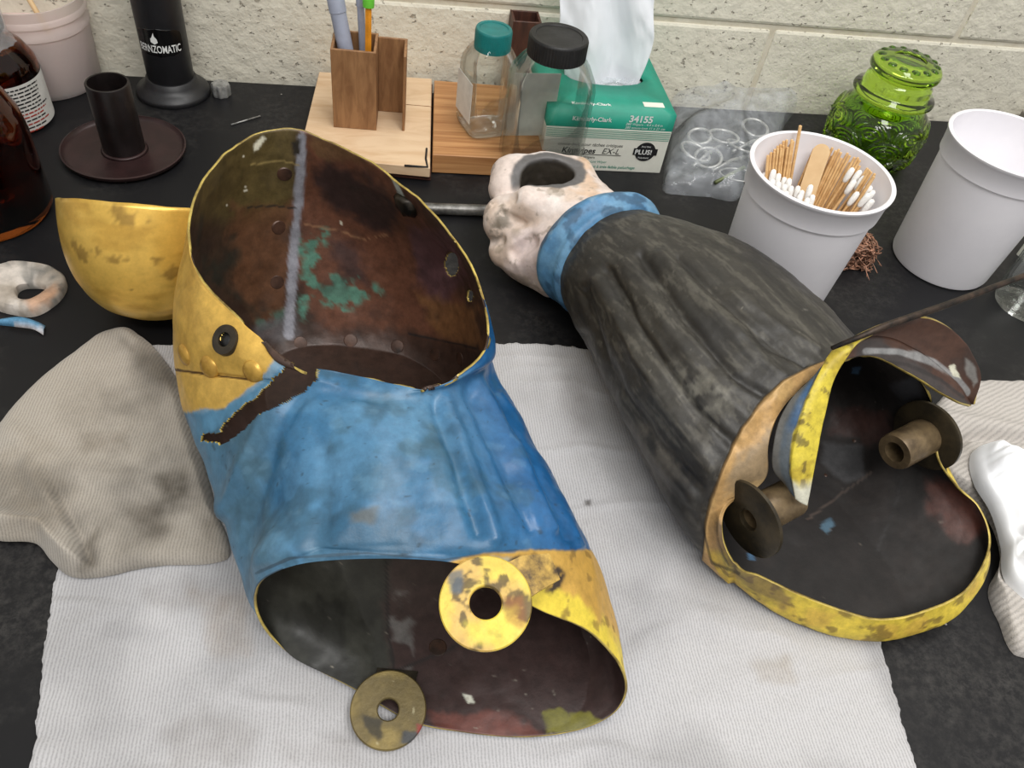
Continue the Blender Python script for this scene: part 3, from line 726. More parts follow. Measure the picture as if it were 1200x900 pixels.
s5_ = [(0, p_(960, 428, .147)), (30, p_(1030, 416, .140)), (60, p_(1082, 450, .115)), (90, p_(1112, 550, .062)), (105, p_(1140, 610, .040)), (120, p_(1152, 668, .031)), (135, p_(1124, 715, .021)), (152, p_(1082, 739, .012)), (170, p_(1032, 751, .008)),
       (190, p_(985, 747, .0075)), (208, p_(942, 734, .009)), (225, p_(900, 711, .014)), (242, p_(866, 682, .024)), (270, p_(834, 610, .060)), (300, p_(872, 545, .105)), (330, p_(912, 470, .136))]
s6_ = [(0, p_(972, 428, .146)), (30, p_(1036, 420, .138)), (50, p_(1078, 446, .118)), (65, p_(1097, 490, .095)), (80, p_(1102, 540, .075)), (90, p_(1120, 566, .062)), (105, p_(1148, 594, .054)), (122, p_(1161, 640, .048)), (138, p_(1136, 690, .043)),
       (156, p_(1085, 717, .039)), (176, p_(1030, 727, .037)), (194, p_(985, 716, .038)), (212, p_(936, 697, .041)), (232, p_(890, 676, .045)), (250, p_(864, 664, .050)), (264, p_(848, 630, .062)), (276, p_(852, 596, .075)), (290, p_(895, 562, .092)), (306, p_(900, 520, .118)), (330, p_(926, 462, .136))]
rings = [ring(s_, NU) for s_ in (s0, s1_, s2_, s3_, s4_, s5_, s6_)]
G = loft(rings, [0, .08, .25, .45, .66, .88, 1.0], NS)
sv = np.linspace(0, 1, NS)[:, None] * np.ones((1, NU)); uv_ = np.ones((NS, 1)) * (np.arange(NU) * 360.0 / NU)[None]
nrm = gnormals(G)
if nrm[NS // 3, 0, 2] < 0: nrm = -nrm
vd = CAM - G; vd = vd / np.linalg.norm(vd, axis=-1, keepdims=True)
front = sstep(-.05, .1, (nrm * vd).sum(-1)); q = proj(G)
ochre_poly = [(826, 612), (832, 585), (845, 550), (868, 502), (888, 475), (915, 448), (948, 430), (975, 420), (990, 424), (960, 440), (930, 460), (915, 500), (908, 545), (900, 580), (880, 590), (868, 600), (856, 700), (826, 700)]
sl = front * sstep(0, .06, sv) * (1 - sstep(.74, .84, sv))
disp = (fbm(G * 18, 3, 2) - .5) * .006 * sl + (fbm(G * 60, 3, 4) - .5) * .002
for line, wd, a in [([(684, 345), (715, 430), (770, 520), (835, 590)], 7, -.0045), ([(700, 330), (745, 420), (800, 505), (850, 570)], 10, .005), ([(712, 318), (760, 400), (815, 480), (865, 525)], 6, -.0055),
                    ([(735, 310), (785, 390), (840, 460), (880, 490)], 10, .004), ([(752, 300), (805, 375), (860, 440), (900, 465)], 6, -.0055), ([(775, 300), (835, 365), (890, 420), (925, 445)], 9, .004),
                    ([(795, 303), (850, 355), (905, 405), (945, 428)], 5, -.004), ([(682, 395), (710, 480), (760, 550), (815, 610)], 6, -.004), ([(860, 345), (920, 385), (960, 408)], 6, .003)]:
    dd = linesd(q, line) + (vnoise(G * 40, 9) - .5) * 8; disp += .75 * a * np.exp(-(dd / wd) ** 2) * sl
ochre = sstep(-1.5, 1.5, polysd(q, ochre_poly)) * sstep(.0, .2, front)
disp += ochre * .0035 * (sv > .5)
tap = .25 + .75 * sstep(0, .02, sv) * (1 - sstep(.985, 1, sv))
G = G + nrm * (disp * tap)[..., None]; G[..., 2] = np.maximum(G[..., 2], zf - .001)
V = G.reshape(-1, 3); q = proj(V); fr = front.reshape(-1); s1 = sv.reshape(-1); u1 = uv_.reshape(-1); oc = ochre.reshape(-1) * (s1 > .5)
Fc = gridfaces(NS, NU)
a, b, c, d_ = (V[Fc[:, i]] for i in range(4)); fn = np.cross(b - a, d_ - a); nf = nrm.reshape(-1, 3)[Fc[:, 0]]
if (fn * nf).sum() < 0: Fc = Fc[:, ::-1].copy()
along = np.stack([(V - O_) @ Dn * .18, (V - O_) @ Dp, V[:, 2]], -1)
px = Paint(V, q, (58, 55, 50), .50, .05)
px.lay(sstep(.48, .62, fbm(along * 70, 5, 3)) * .6, (76, 73, 67), .48, .1); px.lay(sstep(.52, .62, fbm(along * np.array([.7, 1.6, 1.6]) * 230, 4, 13)) * .42, (118, 114, 104), .5, .1)
px.lay(sstep(.50, .66, fbm(along * 70, 5, 23)) * .7, (32, 30, 28), .5); px.lay(px.cloud(.54, .66, 22, 5) * .6, (34, 32, 31), .5)
px.lay(px.poly([(700, 500), (760, 500), (800, 560), (760, 590), (720, 545)], 14, 12) * .5 * px.cloud(.4, .55, 50, 3), (124, 116, 104), .5)
px.lay(px.poly([(790, 430), (860, 440), (850, 490), (800, 470)], 10, 16) * px.cloud(.45, .56, 80, 3) * .6, (142, 138, 126), .5)
px.lay(px.dots(300, .93, 2) * .5, (150, 146, 136), .6)
px.lay(oc, (186, 148, 94), .48, .12)
px.lay(oc * px.poly([(860, 540), (905, 500), (905, 575), (880, 585), (850, 580)], 8, 14) * .7, (128, 116, 96), .5); px.lay(oc * px.cloud(.52, .66, 55, 9) * .35, (206, 172, 112), .45)
px.lay(oc * px.line([(832, 585), (868, 502), (915, 448), (948, 430)], 1.4, .8) * .5, (120, 92, 56), .6)
yl = (s1 > .80) * sstep(640, 655, q[:, 1]) * np.where(fr > .0, 1, 0)
yl = np.maximum(yl, (s1 > .86) * ((u1 > 85) & (u1 < 255)) * 1.0)
px.lay(yl, (222, 196, 70), .5, .05); px.lay(yl * px.cloud(.5, .65, 40, 5) * .6, (198, 158, 70), .5); px.lay(yl * px.cloud(.60, .68, 110, 7) * .7, (112, 90, 44), .6)
px.lay(yl * px.poly([(855, 640), (890, 660), (930, 700), (920, 715), (880, 690), (860, 670)], 6, 9) * .75, (104, 84, 62), .6)
px.lay((s1 > .8) * px.poly([(838, 600), (858, 625), (864, 670), (850, 660), (836, 625)], 3, 4) * .8, (70, 56, 40), .6)
px.lay(px.line([(820, 605), (834, 660), (866, 672)], 1.5, 1.5) * .7, (46, 40, 34), .7)
pi = Paint(V, q, (25, 20, 18), .72, .0)
pi.lay(pi.cloud(.48, .66, 26, 3) * .6, (38, 31, 28), .68); pi.lay(pi.poly([(1085, 560), (1140, 570), (1160, 620), (1130, 640), (1090, 600)], 8, 10) * .7, (92, 52, 42), .48)
pi.lay(pi.poly([(965, 520), (1010, 522), (1012, 560), (985, 566), (962, 545)], 4, 4) * .75, (80, 80, 82), .5)
pi.lay(pi.poly([(980, 480), (1040, 480), (1060, 520), (1020, 520), (975, 510)], 6, 8) * .6, (72, 44, 38), .5)
pi.lay(pi.poly([(1045, 450), (1075, 440), (1085, 470), (1060, 475)], 5, 5) * .6, (72, 74, 80), .45)
pi.lay(pi.line([(945, 610), (985, 580), (1020, 555)], 1.4, .8) * .6, (86, 72, 64), .5); pi.lay(pi.line([(1025, 650), (1045, 605), (1058, 562)], 1.6, 1.0) * .8, (24, 20, 20), .6)
pi.lay(pi.poly([(963, 614), (972, 609), (976, 616), (968, 625), (962, 621)], 1.2, 1), (74, 102, 120), .5); pi.lay(pi.poly([(875, 650), (882, 650), (883, 657), (877, 656)], 1, .6), (66, 106, 140), .5)
pi.lay(pi.poly([(1000, 430), (1012, 428), (1008, 438), (998, 438)], 1, .6), (74, 102, 130), .5)
pi.lay(pi.dots(330, .93, 9) * .5, (120, 110, 100), .6)
px.C = np.where((oc + yl > .5)[:, None], px.C, px.C * .72)
FB = loc(.2, .01, 0); FB[2] = zf - .001
arm = empty('forearm_piece', FB, 'dark stripped metal forearm with pale clenched fist and yellow rimmed elbow opening', 'metal forearm')
M['arm_out'] = painted('stripped_sleeve_outside', 'co', 240, .3, .18, 190); M['arm_in'] = painted('oily_sleeve_inside', 'ci', 160, .3, .22, 120)
sleeve = mesh_obj('sleeve_shell', V, Fc, [M['arm_out'], M['arm_in'], M['rim']], arm, attrs={'co': px.C, 'co_rm': px.RM, 'ci': pi.C, 'ci_rm': pi.RM}, solid=(.0018, 1, 2))
bvA = bvh_of(sleeve)
# blue cuff
cs = [ell(-.040, -.003, .047, .104, .016, 2.05, -.006), ell(-.034, -.003, .061, .117, .008, 2.05, -.006), ell(-.028, -.003, .0665, .1225, .006, 2.05, -.006), ell(-.004, .0, .0675, .1235, .006, 2.1, -.010), ell(.004, .0, .066, .1215, .007, 2.1, -.012), ell(.010, .0, .058, .114, .012, 2.1, -.012)]
G = loft([ring(s_, 180) for s_ in cs], [0, .1, .2, .8, .92, 1], 60)
nr_ = gnormals(G); G = G + nr_ * ((fbm(G * 40, 3, 5) - .5) * .003)[..., None]
V = G.reshape(-1, 3); q = proj(V); pc = Paint(V, q, (78, 128, 168), .5)
pc.lay(pc.cloud(.42, .62, 40, 3) * .9, (104, 150, 184), .5); pc.lay(pc.cloud(.56, .64, 60, 8) * .8, (48, 84, 114), .55); pc.lay(pc.cloud(.66, .72, 80, 18) * .5, (138, 172, 196), .5)
Fc = gridfaces(60, 180); a, b, d_ = V[Fc[:, 0]], V[Fc[:, 1]], V[Fc[:, 3]]
if (np.cross(b - a, d_ - a) * (fcn := (V[Fc].mean(1) - loc(-.02, 0, .062)))).sum() < 0: Fc = Fc[:, ::-1].copy()
mesh_obj('blue_cuff', V, Fc, M['washer'], arm, attrs={'co': pc.C, 'co_rm': pc.RM})

# fist (signed distance field meshed by surface nets)
def surface_nets(f, lo, hi, h):
    lo = np.array(lo); n_ = np.ceil((np.array(hi) - lo) / h).astype(int) + 1
    X = np.stack(np.meshgrid(*[lo[i] + np.arange(n_[i]) * h for i in range(3)], indexing='ij'), -1)
    D = f(X); sgn = D < 0
    acc = np.zeros(tuple(n_ - 1) + (3,)); cnt = np.zeros(tuple(n_ - 1))
    cor = [(i, j, k) for i in (0, 1) for j in (0, 1) for k in (0, 1)]
    sl_ = lambda c: tuple(slice(c[i], n_[i] - 1 + c[i]) for i in range(3))
    for a in cor:
        for ax in range(3):
            if a[ax]: continue
            b = list(a); b[ax] = 1; da, db = D[sl_(a)], D[sl_(b)]; cr = (da < 0) != (db < 0)
            t = np.where(cr, da / (da - db + 1e-12), 0)
            pt = np.zeros(acc.shape) + np.array(a, float); pt[..., ax] += t
            acc += pt * cr[..., None]; cnt += cr
    act = cnt > 0; idx = -np.ones(cnt.shape, int); idx[act] = np.arange(act.sum())
    cell = np.stack(np.nonzero(act), -1); V = lo + (cell + acc[act] / cnt[act][:, None]) * h
    Fs = []
    for ax in range(3):
        b1, b2 = (ax + 1) % 3, (ax + 2) % 3
        s = [slice(1, n_[i] - 1) for i in range(3)]; s[ax] = slice(0, n_[ax] - 1); e = list(s); e[ax] = slice(1, n_[ax])
        cr = sgn[tuple(s)] != sgn[tuple(e)]; fl_ = sgn[tuple(s)][cr]
        pos = np.stack(np.nonzero(cr), -1) + np.array([0 if i == ax else 1 for i in range(3)])
        def g(o1, o2):
            p = pos.copy(); p[:, b1] -= o1; p[:, b2] -= o2; return idx[p[:, 0], p[:, 1], p[:, 2]]
        Q = np.stack([g(1, 1), g(0, 1), g(0, 0), g(1, 0)], -1); Q[~fl_] = Q[~fl_][:, ::-1]; Fs.append(Q)
    Q = np.concatenate(Fs); return V, Q[(Q >= 0).all(1)]
def capsule(X, a, b, ra, rb=None):
    rb = ra if rb is None else rb; a = np.asarray(a); b = np.asarray(b); e = b - a
    t = np.clip(((X - a) @ e) / (e @ e), 0, 1); return np.linalg.norm(X - a - t[..., None] * e, axis=-1) - (ra + (rb - ra) * t)
def smin(a, b, k):
    h = np.clip(.5 + .5 * (b - a) / k, 0, 1); return b * (1 - h) + a * h - k * h * (1 - h)
Lf = lambda a, p, z: loc(-a, p, z)             # a = distance from cuff toward the knuckles
hole_c = P(643, 200, .097)
def ellip(X, c, ax3):
    d = X - c; k = np.stack([d @ Dn / ax3[0], d @ Dp / ax3[1], d[..., 2] / ax3[2]], -1); k0 = np.linalg.norm(k, axis=-1)
    return (k0 - 1) * min(ax3)
def rbox(X, c, h, r):
    d = X - c; k = np.stack([np.abs(d @ Dn) - h[0], np.abs(d @ Dp) - h[1], np.abs(d[..., 2]) - h[2]], -1) + r
    return np.linalg.norm(np.maximum(k, 0), axis=-1) + np.minimum(k.max(-1), 0) - r
def fist(X):
    d = capsule(X, Lf(.00, -.002, .060), Lf(.05, .002, .058), .046, .049)
    d = smin(d, rbox(X, Lf(.080, .006, .050), (.056, .050, .046), .034), .014)
    d = smin(d, capsule(X, Lf(.04, -.030, .045), Lf(.075, -.048, .038), .034, .030), .016)        # heel of the hand
    d = smin(d, capsule(X, P(640, 197, .082), P(676, 203, .080), .0165, .0175), .010)               # index finger closing the grip
    d = smin(d, capsule(X, P(612, 203, .079), P(640, 197, .082), .0205, .0165), .010)
    d = smin(d, capsule(X, P(598, 206, .074), P(594, 222, .070), .021, .0195), .006)              # first knuckle
    d = smin(d, capsule(X, P(590, 252, .060), P(622, 244, .074), .0200, .018), .0045)             # second knuckle
    d = smin(d, capsule(X, P(588, 264, .050), P(604, 272, .050), .0185, .016), .008)
    d = smin(d, capsule(X, P(593, 294, .030), P(614, 306, .032), .0180, .017), .0045)             # third knuckle
    d = smin(d, capsule(X, P(612, 312, .019), P(645, 328, .022), .0150, .017), .009)
    d = smin(d, capsule(X, P(622, 236, .086), P(690, 250, .080), .015, .024), .012)               # thumb base over the grip
    for (xa, ya), (xb, yb), r_, k_ in cuts:
        a_, b_ = surf[(xa, ya)], surf[(xb, yb)]; d = -smin(-d, capsule(X, a_, b_, r_, r_ * .8), k_)
    d = -smin(-d, -(X[..., 2] - .0985 - .03 * ((X - hole_c) @ Dn)), .006)
    e = X - hole_c; hd = (np.sqrt((e @ Dp / .0285) ** 2 + ((e @ Dn) / .0225) ** 2) - 1) * .022
    hd = np.maximum(hd, -(X[..., 2] - .014)); d = -smin(-d, hd, .0025)
    d = d + (fbm(X * 40, 3, 6) - .5) * .0030 + (fbm(X * 150, 2, 9) - .5) * .0010
    return np.maximum(d, .0040 - X[..., 2])
cuts = []; surf = {}
want = [((620, 283), (604, 297), .0100, .005), ((602, 233), (578, 238), .0042, .005), ((588, 281), (576, 284), .0042, .005), ((612, 262), (590, 250), .0030, .006), ((640, 300), (655, 330), .0050, .010)]
for (pa, pb, r_, k_) in want:
    for pq in (pa, pb):
        rd = unit(ray(*pq)); t = .35
        for it in range(90):
            v_ = float(fist((CAM + rd * t)[None])[0])
            if v_ < .0005: break
            t += max(.0006, v_ * .6)
        surf[pq] = CAM + rd * t
cuts = want
V, Fq = surface_nets(fist, (.08, .53, -.003), (.34, .80, .125), .00175)
q = proj(V); e = V - hole_c; hr = np.sqrt((e @ Dp / .0285) ** 2 + ((e @ Dn) / .0225) ** 2)
pf = Paint(V, q, (222, 207, 199), .62)
pf.lay(pf.cloud(.42, .62, 34, 3) * .9, (234, 224, 219), .6); pf.lay(pf.cloud(.54, .68, 26, 13) * .5, (208, 182, 158), .62)
pf.lay(pf.cloud(.60, .70, 50, 23) * .6, (156, 142, 124), .65); pf.lay(pf.poly([(660, 190), (692, 180), (700, 235), (680, 225)], 6, 8) * .6, (208, 168, 126), .6)
pf.lay(pf.poly([(575, 262), (590, 245), (597, 262), (585, 285), (575, 280)], 5, 8) * .75 * pf.cloud(.4, .5, 90, 3), (96, 92, 80), .65)
pf.lay(pf.poly([(600, 275), (650, 270), (645, 330), (600, 320)], 14, 10) * .5, (214, 198, 202), .6)
pf.lay(pf.poly([(632, 312), (655, 320), (652, 345), (640, 335)], 5, 7) * .6, (110, 96, 80), .65); pf.lay(pf.poly([(676, 282), (706, 272), (702, 285), (676, 300)], 3, 5) * .9, (62, 58, 56), .6)
pf.lay(pf.cloud(.66, .70, 130, 33) * .5, (120, 108, 92), .65)
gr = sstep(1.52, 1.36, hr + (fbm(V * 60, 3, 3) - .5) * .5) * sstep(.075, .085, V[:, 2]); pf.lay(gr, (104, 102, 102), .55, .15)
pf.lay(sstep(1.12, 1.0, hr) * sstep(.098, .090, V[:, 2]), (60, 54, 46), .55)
M['plaster'] = painted('chipped_flesh_paint', 'co', 200, .4, .10, 170)
mesh_obj('fist', V, Fq, M['plaster'], arm, attrs={'co': pf.C, 'co_rm': pf.RM})['label'] = 'pale pinkish clenched fist with an open grip hole'

# layered hood plate (outer blue and yellow lame)
oe = [(0, p_(946, 592, .092)), (.10, p_(955, 545, .118)), (.24, p_(965, 490, .142)), (.40, p_(984, 432, .168)), (.52, p_(1018, 394, .185)), (.64, p_(1068, 370, .190)), (.75, p_(1108, 380, .180)), (.86, p_(1138, 412, .160)), (.94, p_(1150, 444, .140)), (1, p_(1144, 474, .122))]
ie = [(0, p_(922, 572, .098)), (.10, p_(906, 550, .108)), (.24, p_(912, 498, .134)), (.40, p_(940, 452, .154)), (.52, p_(976, 424, .164)), (.64, p_(1020, 418, .164)), (.75, p_(1062, 438, .152)), (.86, p_(1098, 460, .138)), (.94, p_(1120, 472, .128)), (1, p_(1134, 476, .121))]
tt = np.linspace(0, 1, 220); A_ = crv(tt, [k for k, _ in ie], [v for _, v in ie]); B_ = crv(tt, [k for k, _ in oe], [v for _, v in oe])
vv = np.linspace(0, 1, 46); G = A_[:, None] * (1 - vv)[None, :, None] + B_[:, None] * vv[None, :, None]
nh = gnormals(G, False); ctr = loc(.27, .03, .06)
if ((G - ctr) * nh).sum() < 0: nh = -nh
G = G + nh * ((.006 * np.sin(np.pi * vv))[None, :] + (fbm(G * 50, 3, 2) - .5) * .003 + .0022 * (sstep(.36, .40, vv)[None, :] - .5))[..., None]
V = G.reshape(-1, 3); q = proj(V); v1 = (np.ones((220, 1)) * vv[None]).reshape(-1); t1 = (tt[:, None] * np.ones((1, 46))).reshape(-1)
px = Paint(V, q, (84, 92, 98), .5, .05); ed = v1 + (fbm(V * 60, 3, 3) - .5) * .14
px.lay(px.cloud(.45, .6, 40, 6) * sstep(.15, .3, ed) * .9, (58, 94, 132), .48); px.lay(sstep(.20, .12, ed) * .5, (112, 104, 92), .5)
yl = sstep(.36, .40, ed); px.lay(yl, (212, 192, 62), .5); px.lay(yl * px.cloud(.52, .62, 70, 3) * .6, (168, 142, 40), .55); px.lay(yl * px.cloud(.60, .66, 150, 13) * .7, (84, 70, 34), .6)
px.lay(sstep(.075, .045, t1 + (fbm(V * 70, 3, 5) - .5) * .04) * yl, (206, 204, 186), .6); px.lay(sstep(.52, .62, t1), (96, 74, 50), .55)
pi = Paint(V, q, (78, 52, 40), .45, .12); pi.lay(pi.cloud(.5, .65, 40, 3) * .6, (54, 40, 34), .45)
pi.lay(pi.poly([(1000, 400), (1030, 395), (1130, 470), (1140, 480), (1090, 470), (1000, 430)], 5, 5) * .8, (56, 54, 54), .45)
pi.lay(pi.line([(1012, 412), (1050, 412), (1090, 424), (1120, 444), (1132, 458)], 4, 1.5) * .8, (146, 146, 146), .45); pi.lay(pi.line([(1012, 422), (1060, 428), (1100, 446), (1124, 466)], 2.2, .6) * .8, (40, 34, 32), .5)
pi.lay(pi.poly([(1126, 414), (1136, 420), (1146, 446), (1140, 452), (1130, 436)], 2, 2) * .8, (140, 138, 134), .5); pi.lay(pi.poly([(1108, 428), (1116, 426), (1122, 442), (1112, 440)], 1, 1), (206, 204, 184), .5)
Fc = gridfaces(220, 46, False); a, b, d_ = V[Fc[:, 0]], V[Fc[:, 1]], V[Fc[:, 3]]
if (np.cross(b - a, d_ - a) * nh.reshape(-1, 3)[Fc[:, 0]]).sum() < 0: Fc = Fc[:, ::-1].copy()
mesh_obj('hood_plate', V, Fc, [M['arm_out'], M['arm_in'], M['rim']], arm, attrs={'co': px.C, 'co_rm': px.RM, 'ci': pi.C, 'ci_rm': pi.RM}, solid=(.0026, 1, 2))['label'] = 'curved hood plate with blue and yellow stripes'

# hinge flanges and barrels
ax = unit(P(1040, 528, .082) - P(905, 598, .080))
def flange(c, r, r0, th, mat): 
    V, Fc = lathe([(r0, -th), (r0, th), (r * .93, th), (r, th * .6), (r, -th * .6), (r * .93, -th)], 60, c, ax, closed=True)
    mesh_obj('hinge_flange', V, Fc, mat, arm, auto=40)
def barrel(c0, c1, r, r0, mat):
    Lb = np.linalg.norm(c1 - c0); V, Fc = lathe([(r0, 0), (r0 * 1.0, Lb), (r * .95, Lb), (r, Lb - .002), (r, .002), (r * .95, 0)], 48, c0, c1 - c0, closed=True)
    mesh_obj('hinge_barrel', V, Fc, mat, arm, auto=40)
M['barrel'] = plain('bronze_barrel', (136, 116, 86), .42, .45, .3, 70, c2=(84, 70, 52))
M['flange'] = plain('dark_flange', (74, 64, 46), .42, .45, .35, 50, c2=(40, 36, 28))
fl1 = P(879, 608, .078); flange(fl1, .030, .0085, .0022, M['flange']); barrel(fl1 + ax * .002, fl1 + ax * .044, .0148, .0085, M['barrel'])
fl2 = P(1086, 510, .082); flange(fl2, .030, .0085, .0022, M['flange']); barrel(fl2 - ax * .002, fl2 - ax * .040, .0152, .0085, M['barrel'])
for x, y in [(1001, 517), (967, 558)]: rivet(bvA, x, y, .0035, .002, M['rivet_in'], arm)
# dark rod lying across the hood plate
ra, rb_ = P(985, 402, .186), P(1260, 301, .186)
V, Fc = tube([P(975, 408, .181), P(1040, 381, .193), P(1110, 357, .1935), P(1200, 323, .193), P(1300, 287, .19)], [.0016, .0026, .0026, .0022, .0022], 10)
mesh_obj('thin_rod', V, Fc, plain('rusty_dark_rod', (74, 58, 46), .55, .4, .4, 80), label='thin dark rusty rod resting across the top of the hood plate', cat='rod')

# ------------------------------------------------------------------ text helper
def text_geo(s, size=1.0, shear=0.0, bold=0.0):
    cu = bpy.data.curves.new('txt', 'FONT'); cu.body = s; cu.size = 1.0; cu.shear = shear; cu.offset = bold; cu.resolution_u = 3
    ob = bpy.data.objects.new('txt', cu); col.objects.link(ob)
    dg = bpy.context.evaluated_depsgraph_get(); me = ob.evaluated_get(dg).to_mesh()
    V = np.array([v.co[:] for v in me.vertices]); Fc = [list(p.vertices) for p in me.polygons]
    ob.evaluated_get(dg).to_mesh_clear(); bpy.data.objects.remove(ob); bpy.data.curves.remove(cu)
    return V[:, :2] * size, Fc
def text_on(s, size, fn, mat, parent, shear=0.0, bold=0.0, name='printed_text'):
    """fn maps 2d text coordinates (x right, y up) to 3d"""
    V, Fc = text_geo(s, size, shear, bold); return mesh_obj(name, fn(V), Fc, mat, parent, smooth=False)
def plane_fn(o, ex, ey): return lambda V: np.asarray(o) + V[:, :1] * np.asarray(ex) + V[:, 1:2] * np.asarray(ey)
def cyl_fn(c, r, th0, z0):
    def f(V):
        th = th0 + V[:, 0] / r; return np.stack([c[0] + r * np.cos(th), c[1] + r * np.sin(th), z0 + V[:, 1]], -1)
    return f
def strips(rows, fn, mat, parent, name='printed_lines', seed=0):
    """rows of word-like dashes: (x0, x1, y, h)"""
    rr = random.Random(seed); Vs = []; Fc = []
    for x0, x1, y, h in rows:
        x = x0
        while x < x1:
            wd = min(rr.uniform(1.2, 5) * h, x1 - x); k = len(Vs); m = max(1, int(wd / .004))
            for i in range(m + 1):
                Vs.append((x + wd * i / m, y)); Vs.append((x + wd * i / m, y + h))
            for i in range(m): Fc.append([k + 2 * i, k + 2 * i + 2, k + 2 * i + 3, k + 2 * i + 1])
            x += wd + h * .7
    mesh_obj(name, fn(np.array(Vs)), Fc, mat, parent, smooth=False)
def facing(c): return math.atan2(-c[1], -c[0])      # azimuth toward the camera

# ------------------------------------------------------------------ torch
tc_ = P(204, 108)
torch = empty('blow_torch', tc_, 'black cylindrical blow torch on a flared base against the block wall', 'torch')
M['torch'] = plain('matt_black_torch', (30, 30, 33), .45, 0, .1, 80, bstr=.05); M['torchglow'] = plain('gloss_black_label', (14, 14, 15), .2, 0, .05, bstr=0)
V, Fc = lathe([(0, 0), (.043, 0), (.0445, .003), (.043, .007), (.036, .011), (.031, .016), (.0295, .022), (.0285, .0225), (0, .0225)], 56, tc_); mesh_obj('base', V, Fc, M['torch'], torch, auto=50)
V, Fc = lathe([(0, .021), (.0265, .021), (.0275, .024), (.0275, .30), (.024, .31), (0, .31)], 56, tc_); mesh_obj('body', V, Fc, M['torch'], torch, auto=50)
V, Fc = lathe([(0, .31), (.012, .31), (.012, .35), (0, .352)], 24, tc_); mesh_obj('nozzle', V, Fc, M['steel'], torch, auto=40)
az = facing(tc_) - .25
zt_ = zof((204, 108), (183, 40))
th = np.linspace(-1, 1, 40); 
ovV = []; ovF = []
for i in range(24):
    f = i / 23; 
    for t in th: ovV.append((t * .030 * math.sqrt(max(0, 1 - (2 * f - 1) ** 4)), (f - .5) * .034))
fnl = cyl_fn(tc_, .0279, az, zt_); fnt = cyl_fn(tc_, .0282, az, zt_)
mesh_obj('label', fnl(np.array(ovV)), gridfaces(24, 40, False), M['torchglow'], torch)
tv, tf = text_geo('BERNZOMATIC', .0125, 0, .015); wd = tv[:, 0].max(); tv = (tv - [wd / 2, .0]) * [.052 / wd, 1] + [0, -.0115]
mesh_obj('printed_text', fnt(tv), tf, M['white_ink'], torch, smooth=False)
fv = np.array([(-.004, .001), (.0, -.0015), (.004, .001), (.0035, .005), (.001, .008), (.0005, .0125), (-.002, .007), (-.004, .005)]) + [-.004, .000]
mesh_obj('flame_mark', fnt(fv), [list(range(8))], M['white_ink'], torch, smooth=False)

# ------------------------------------------------------------------ brown tube stand
cc = P(147, 178); stz = zof((147, 180), (124, 98))
M['brownmetal'] = plain('dark_brown_enamel', (58, 38, 38), .38, .2, .15, 50, c2=(44, 30, 30)); M['browntube'] = plain('black_brown_tube', (36, 28, 28), .36, .3, .2, 40)
stand = empty('tube_stand', cc, 'dark brown metal disc stand with upright open tube like a candle holder', 'stand')
V, Fc = lathe([(0, .001), (.062, .001), (.066, .004), (.0668, .008), (.065, .0085), (.0635, .0055), (.060, .0035), (0, .0035)], 72, cc); mesh_obj('disc', V, Fc, M['brownmetal'], stand, auto=50)
V, Fc = lathe([(.0225, .003), (.0225, stz - .001), (.0218, stz), (.0200, stz), (.0195, stz - .002), (.0195, .005)], 48, cc, closed=True); mesh_obj('tube', V, Fc, M['browntube'], stand, auto=50)
V, Fc = lathe([(.0195, .0034), (.0225, .0065), (.0255, .0034)], 48, cc, closed=True); mesh_obj('weld', V, Fc, M['brownmetal'], stand)

# ------------------------------------------------------------------ translucent tub with pink powder
tb = P(58, 92); rT = .0605
M['tubplastic'] = (lambda n: (n.set(base=L4((236, 226, 222)), rough=.35, trans=.62, ior=1.15, alpha=1), n.bump(n.noise(40, 3), .05, .001), n.m)[-1])(N('frosted_plastic'))
M['powder'] = plain('pinkish_powder', (226, 204, 198), .9, 0, .05, 40, bs=400, bstr=.3)
tub = empty('plastic_tub', tb, 'frosted plastic tub half full of pinkish powder at the wall corner', 'tub')
hT = .107
V, Fc = lathe([(0, .001), (rT * .96, .001), (rT, .006), (rT * 1.03, hT - .035), (rT * 1.06, hT - .033), (rT * 1.06, hT - .028), (rT * 1.035, hT - .026), (rT * 1.035, hT - .020), (rT * 1.065, hT - .018), (rT * 1.065, hT - .013), (rT * 1.04, hT - .011), (rT * 1.05, hT),
               (rT * 1.02, hT), (rT * 1.0, hT - .036), (rT * .97, .008), (rT * .93, .004), (0, .004)], 72, tb); mesh_obj('body', V, Fc, M['tubplastic'], tub, auto=40)
V, Fc = lathe([(0, .0045), (rT * .93, .0045), (rT * .965, .009), (rT * .985, .066), (rT * .5, .069), (0, .067)], 64, tb); mesh_obj('powder_fill', V, Fc, M['powder'], tub)
a_, b_ = tb + np.array([-.01, .0, .05]), P(40, 4, .150)
V, Fc = tube([tb + np.array([.0363, -.0335, .045]), tb + np.array([.0190, -.0200, .085]), tb + np.array([-.0135, .0050, .160])], .0030, 10); mesh_obj('stirring_stick', V, Fc, M['birch'], label='thin wooden stick standing in the frosted tub of powder', cat='stick')

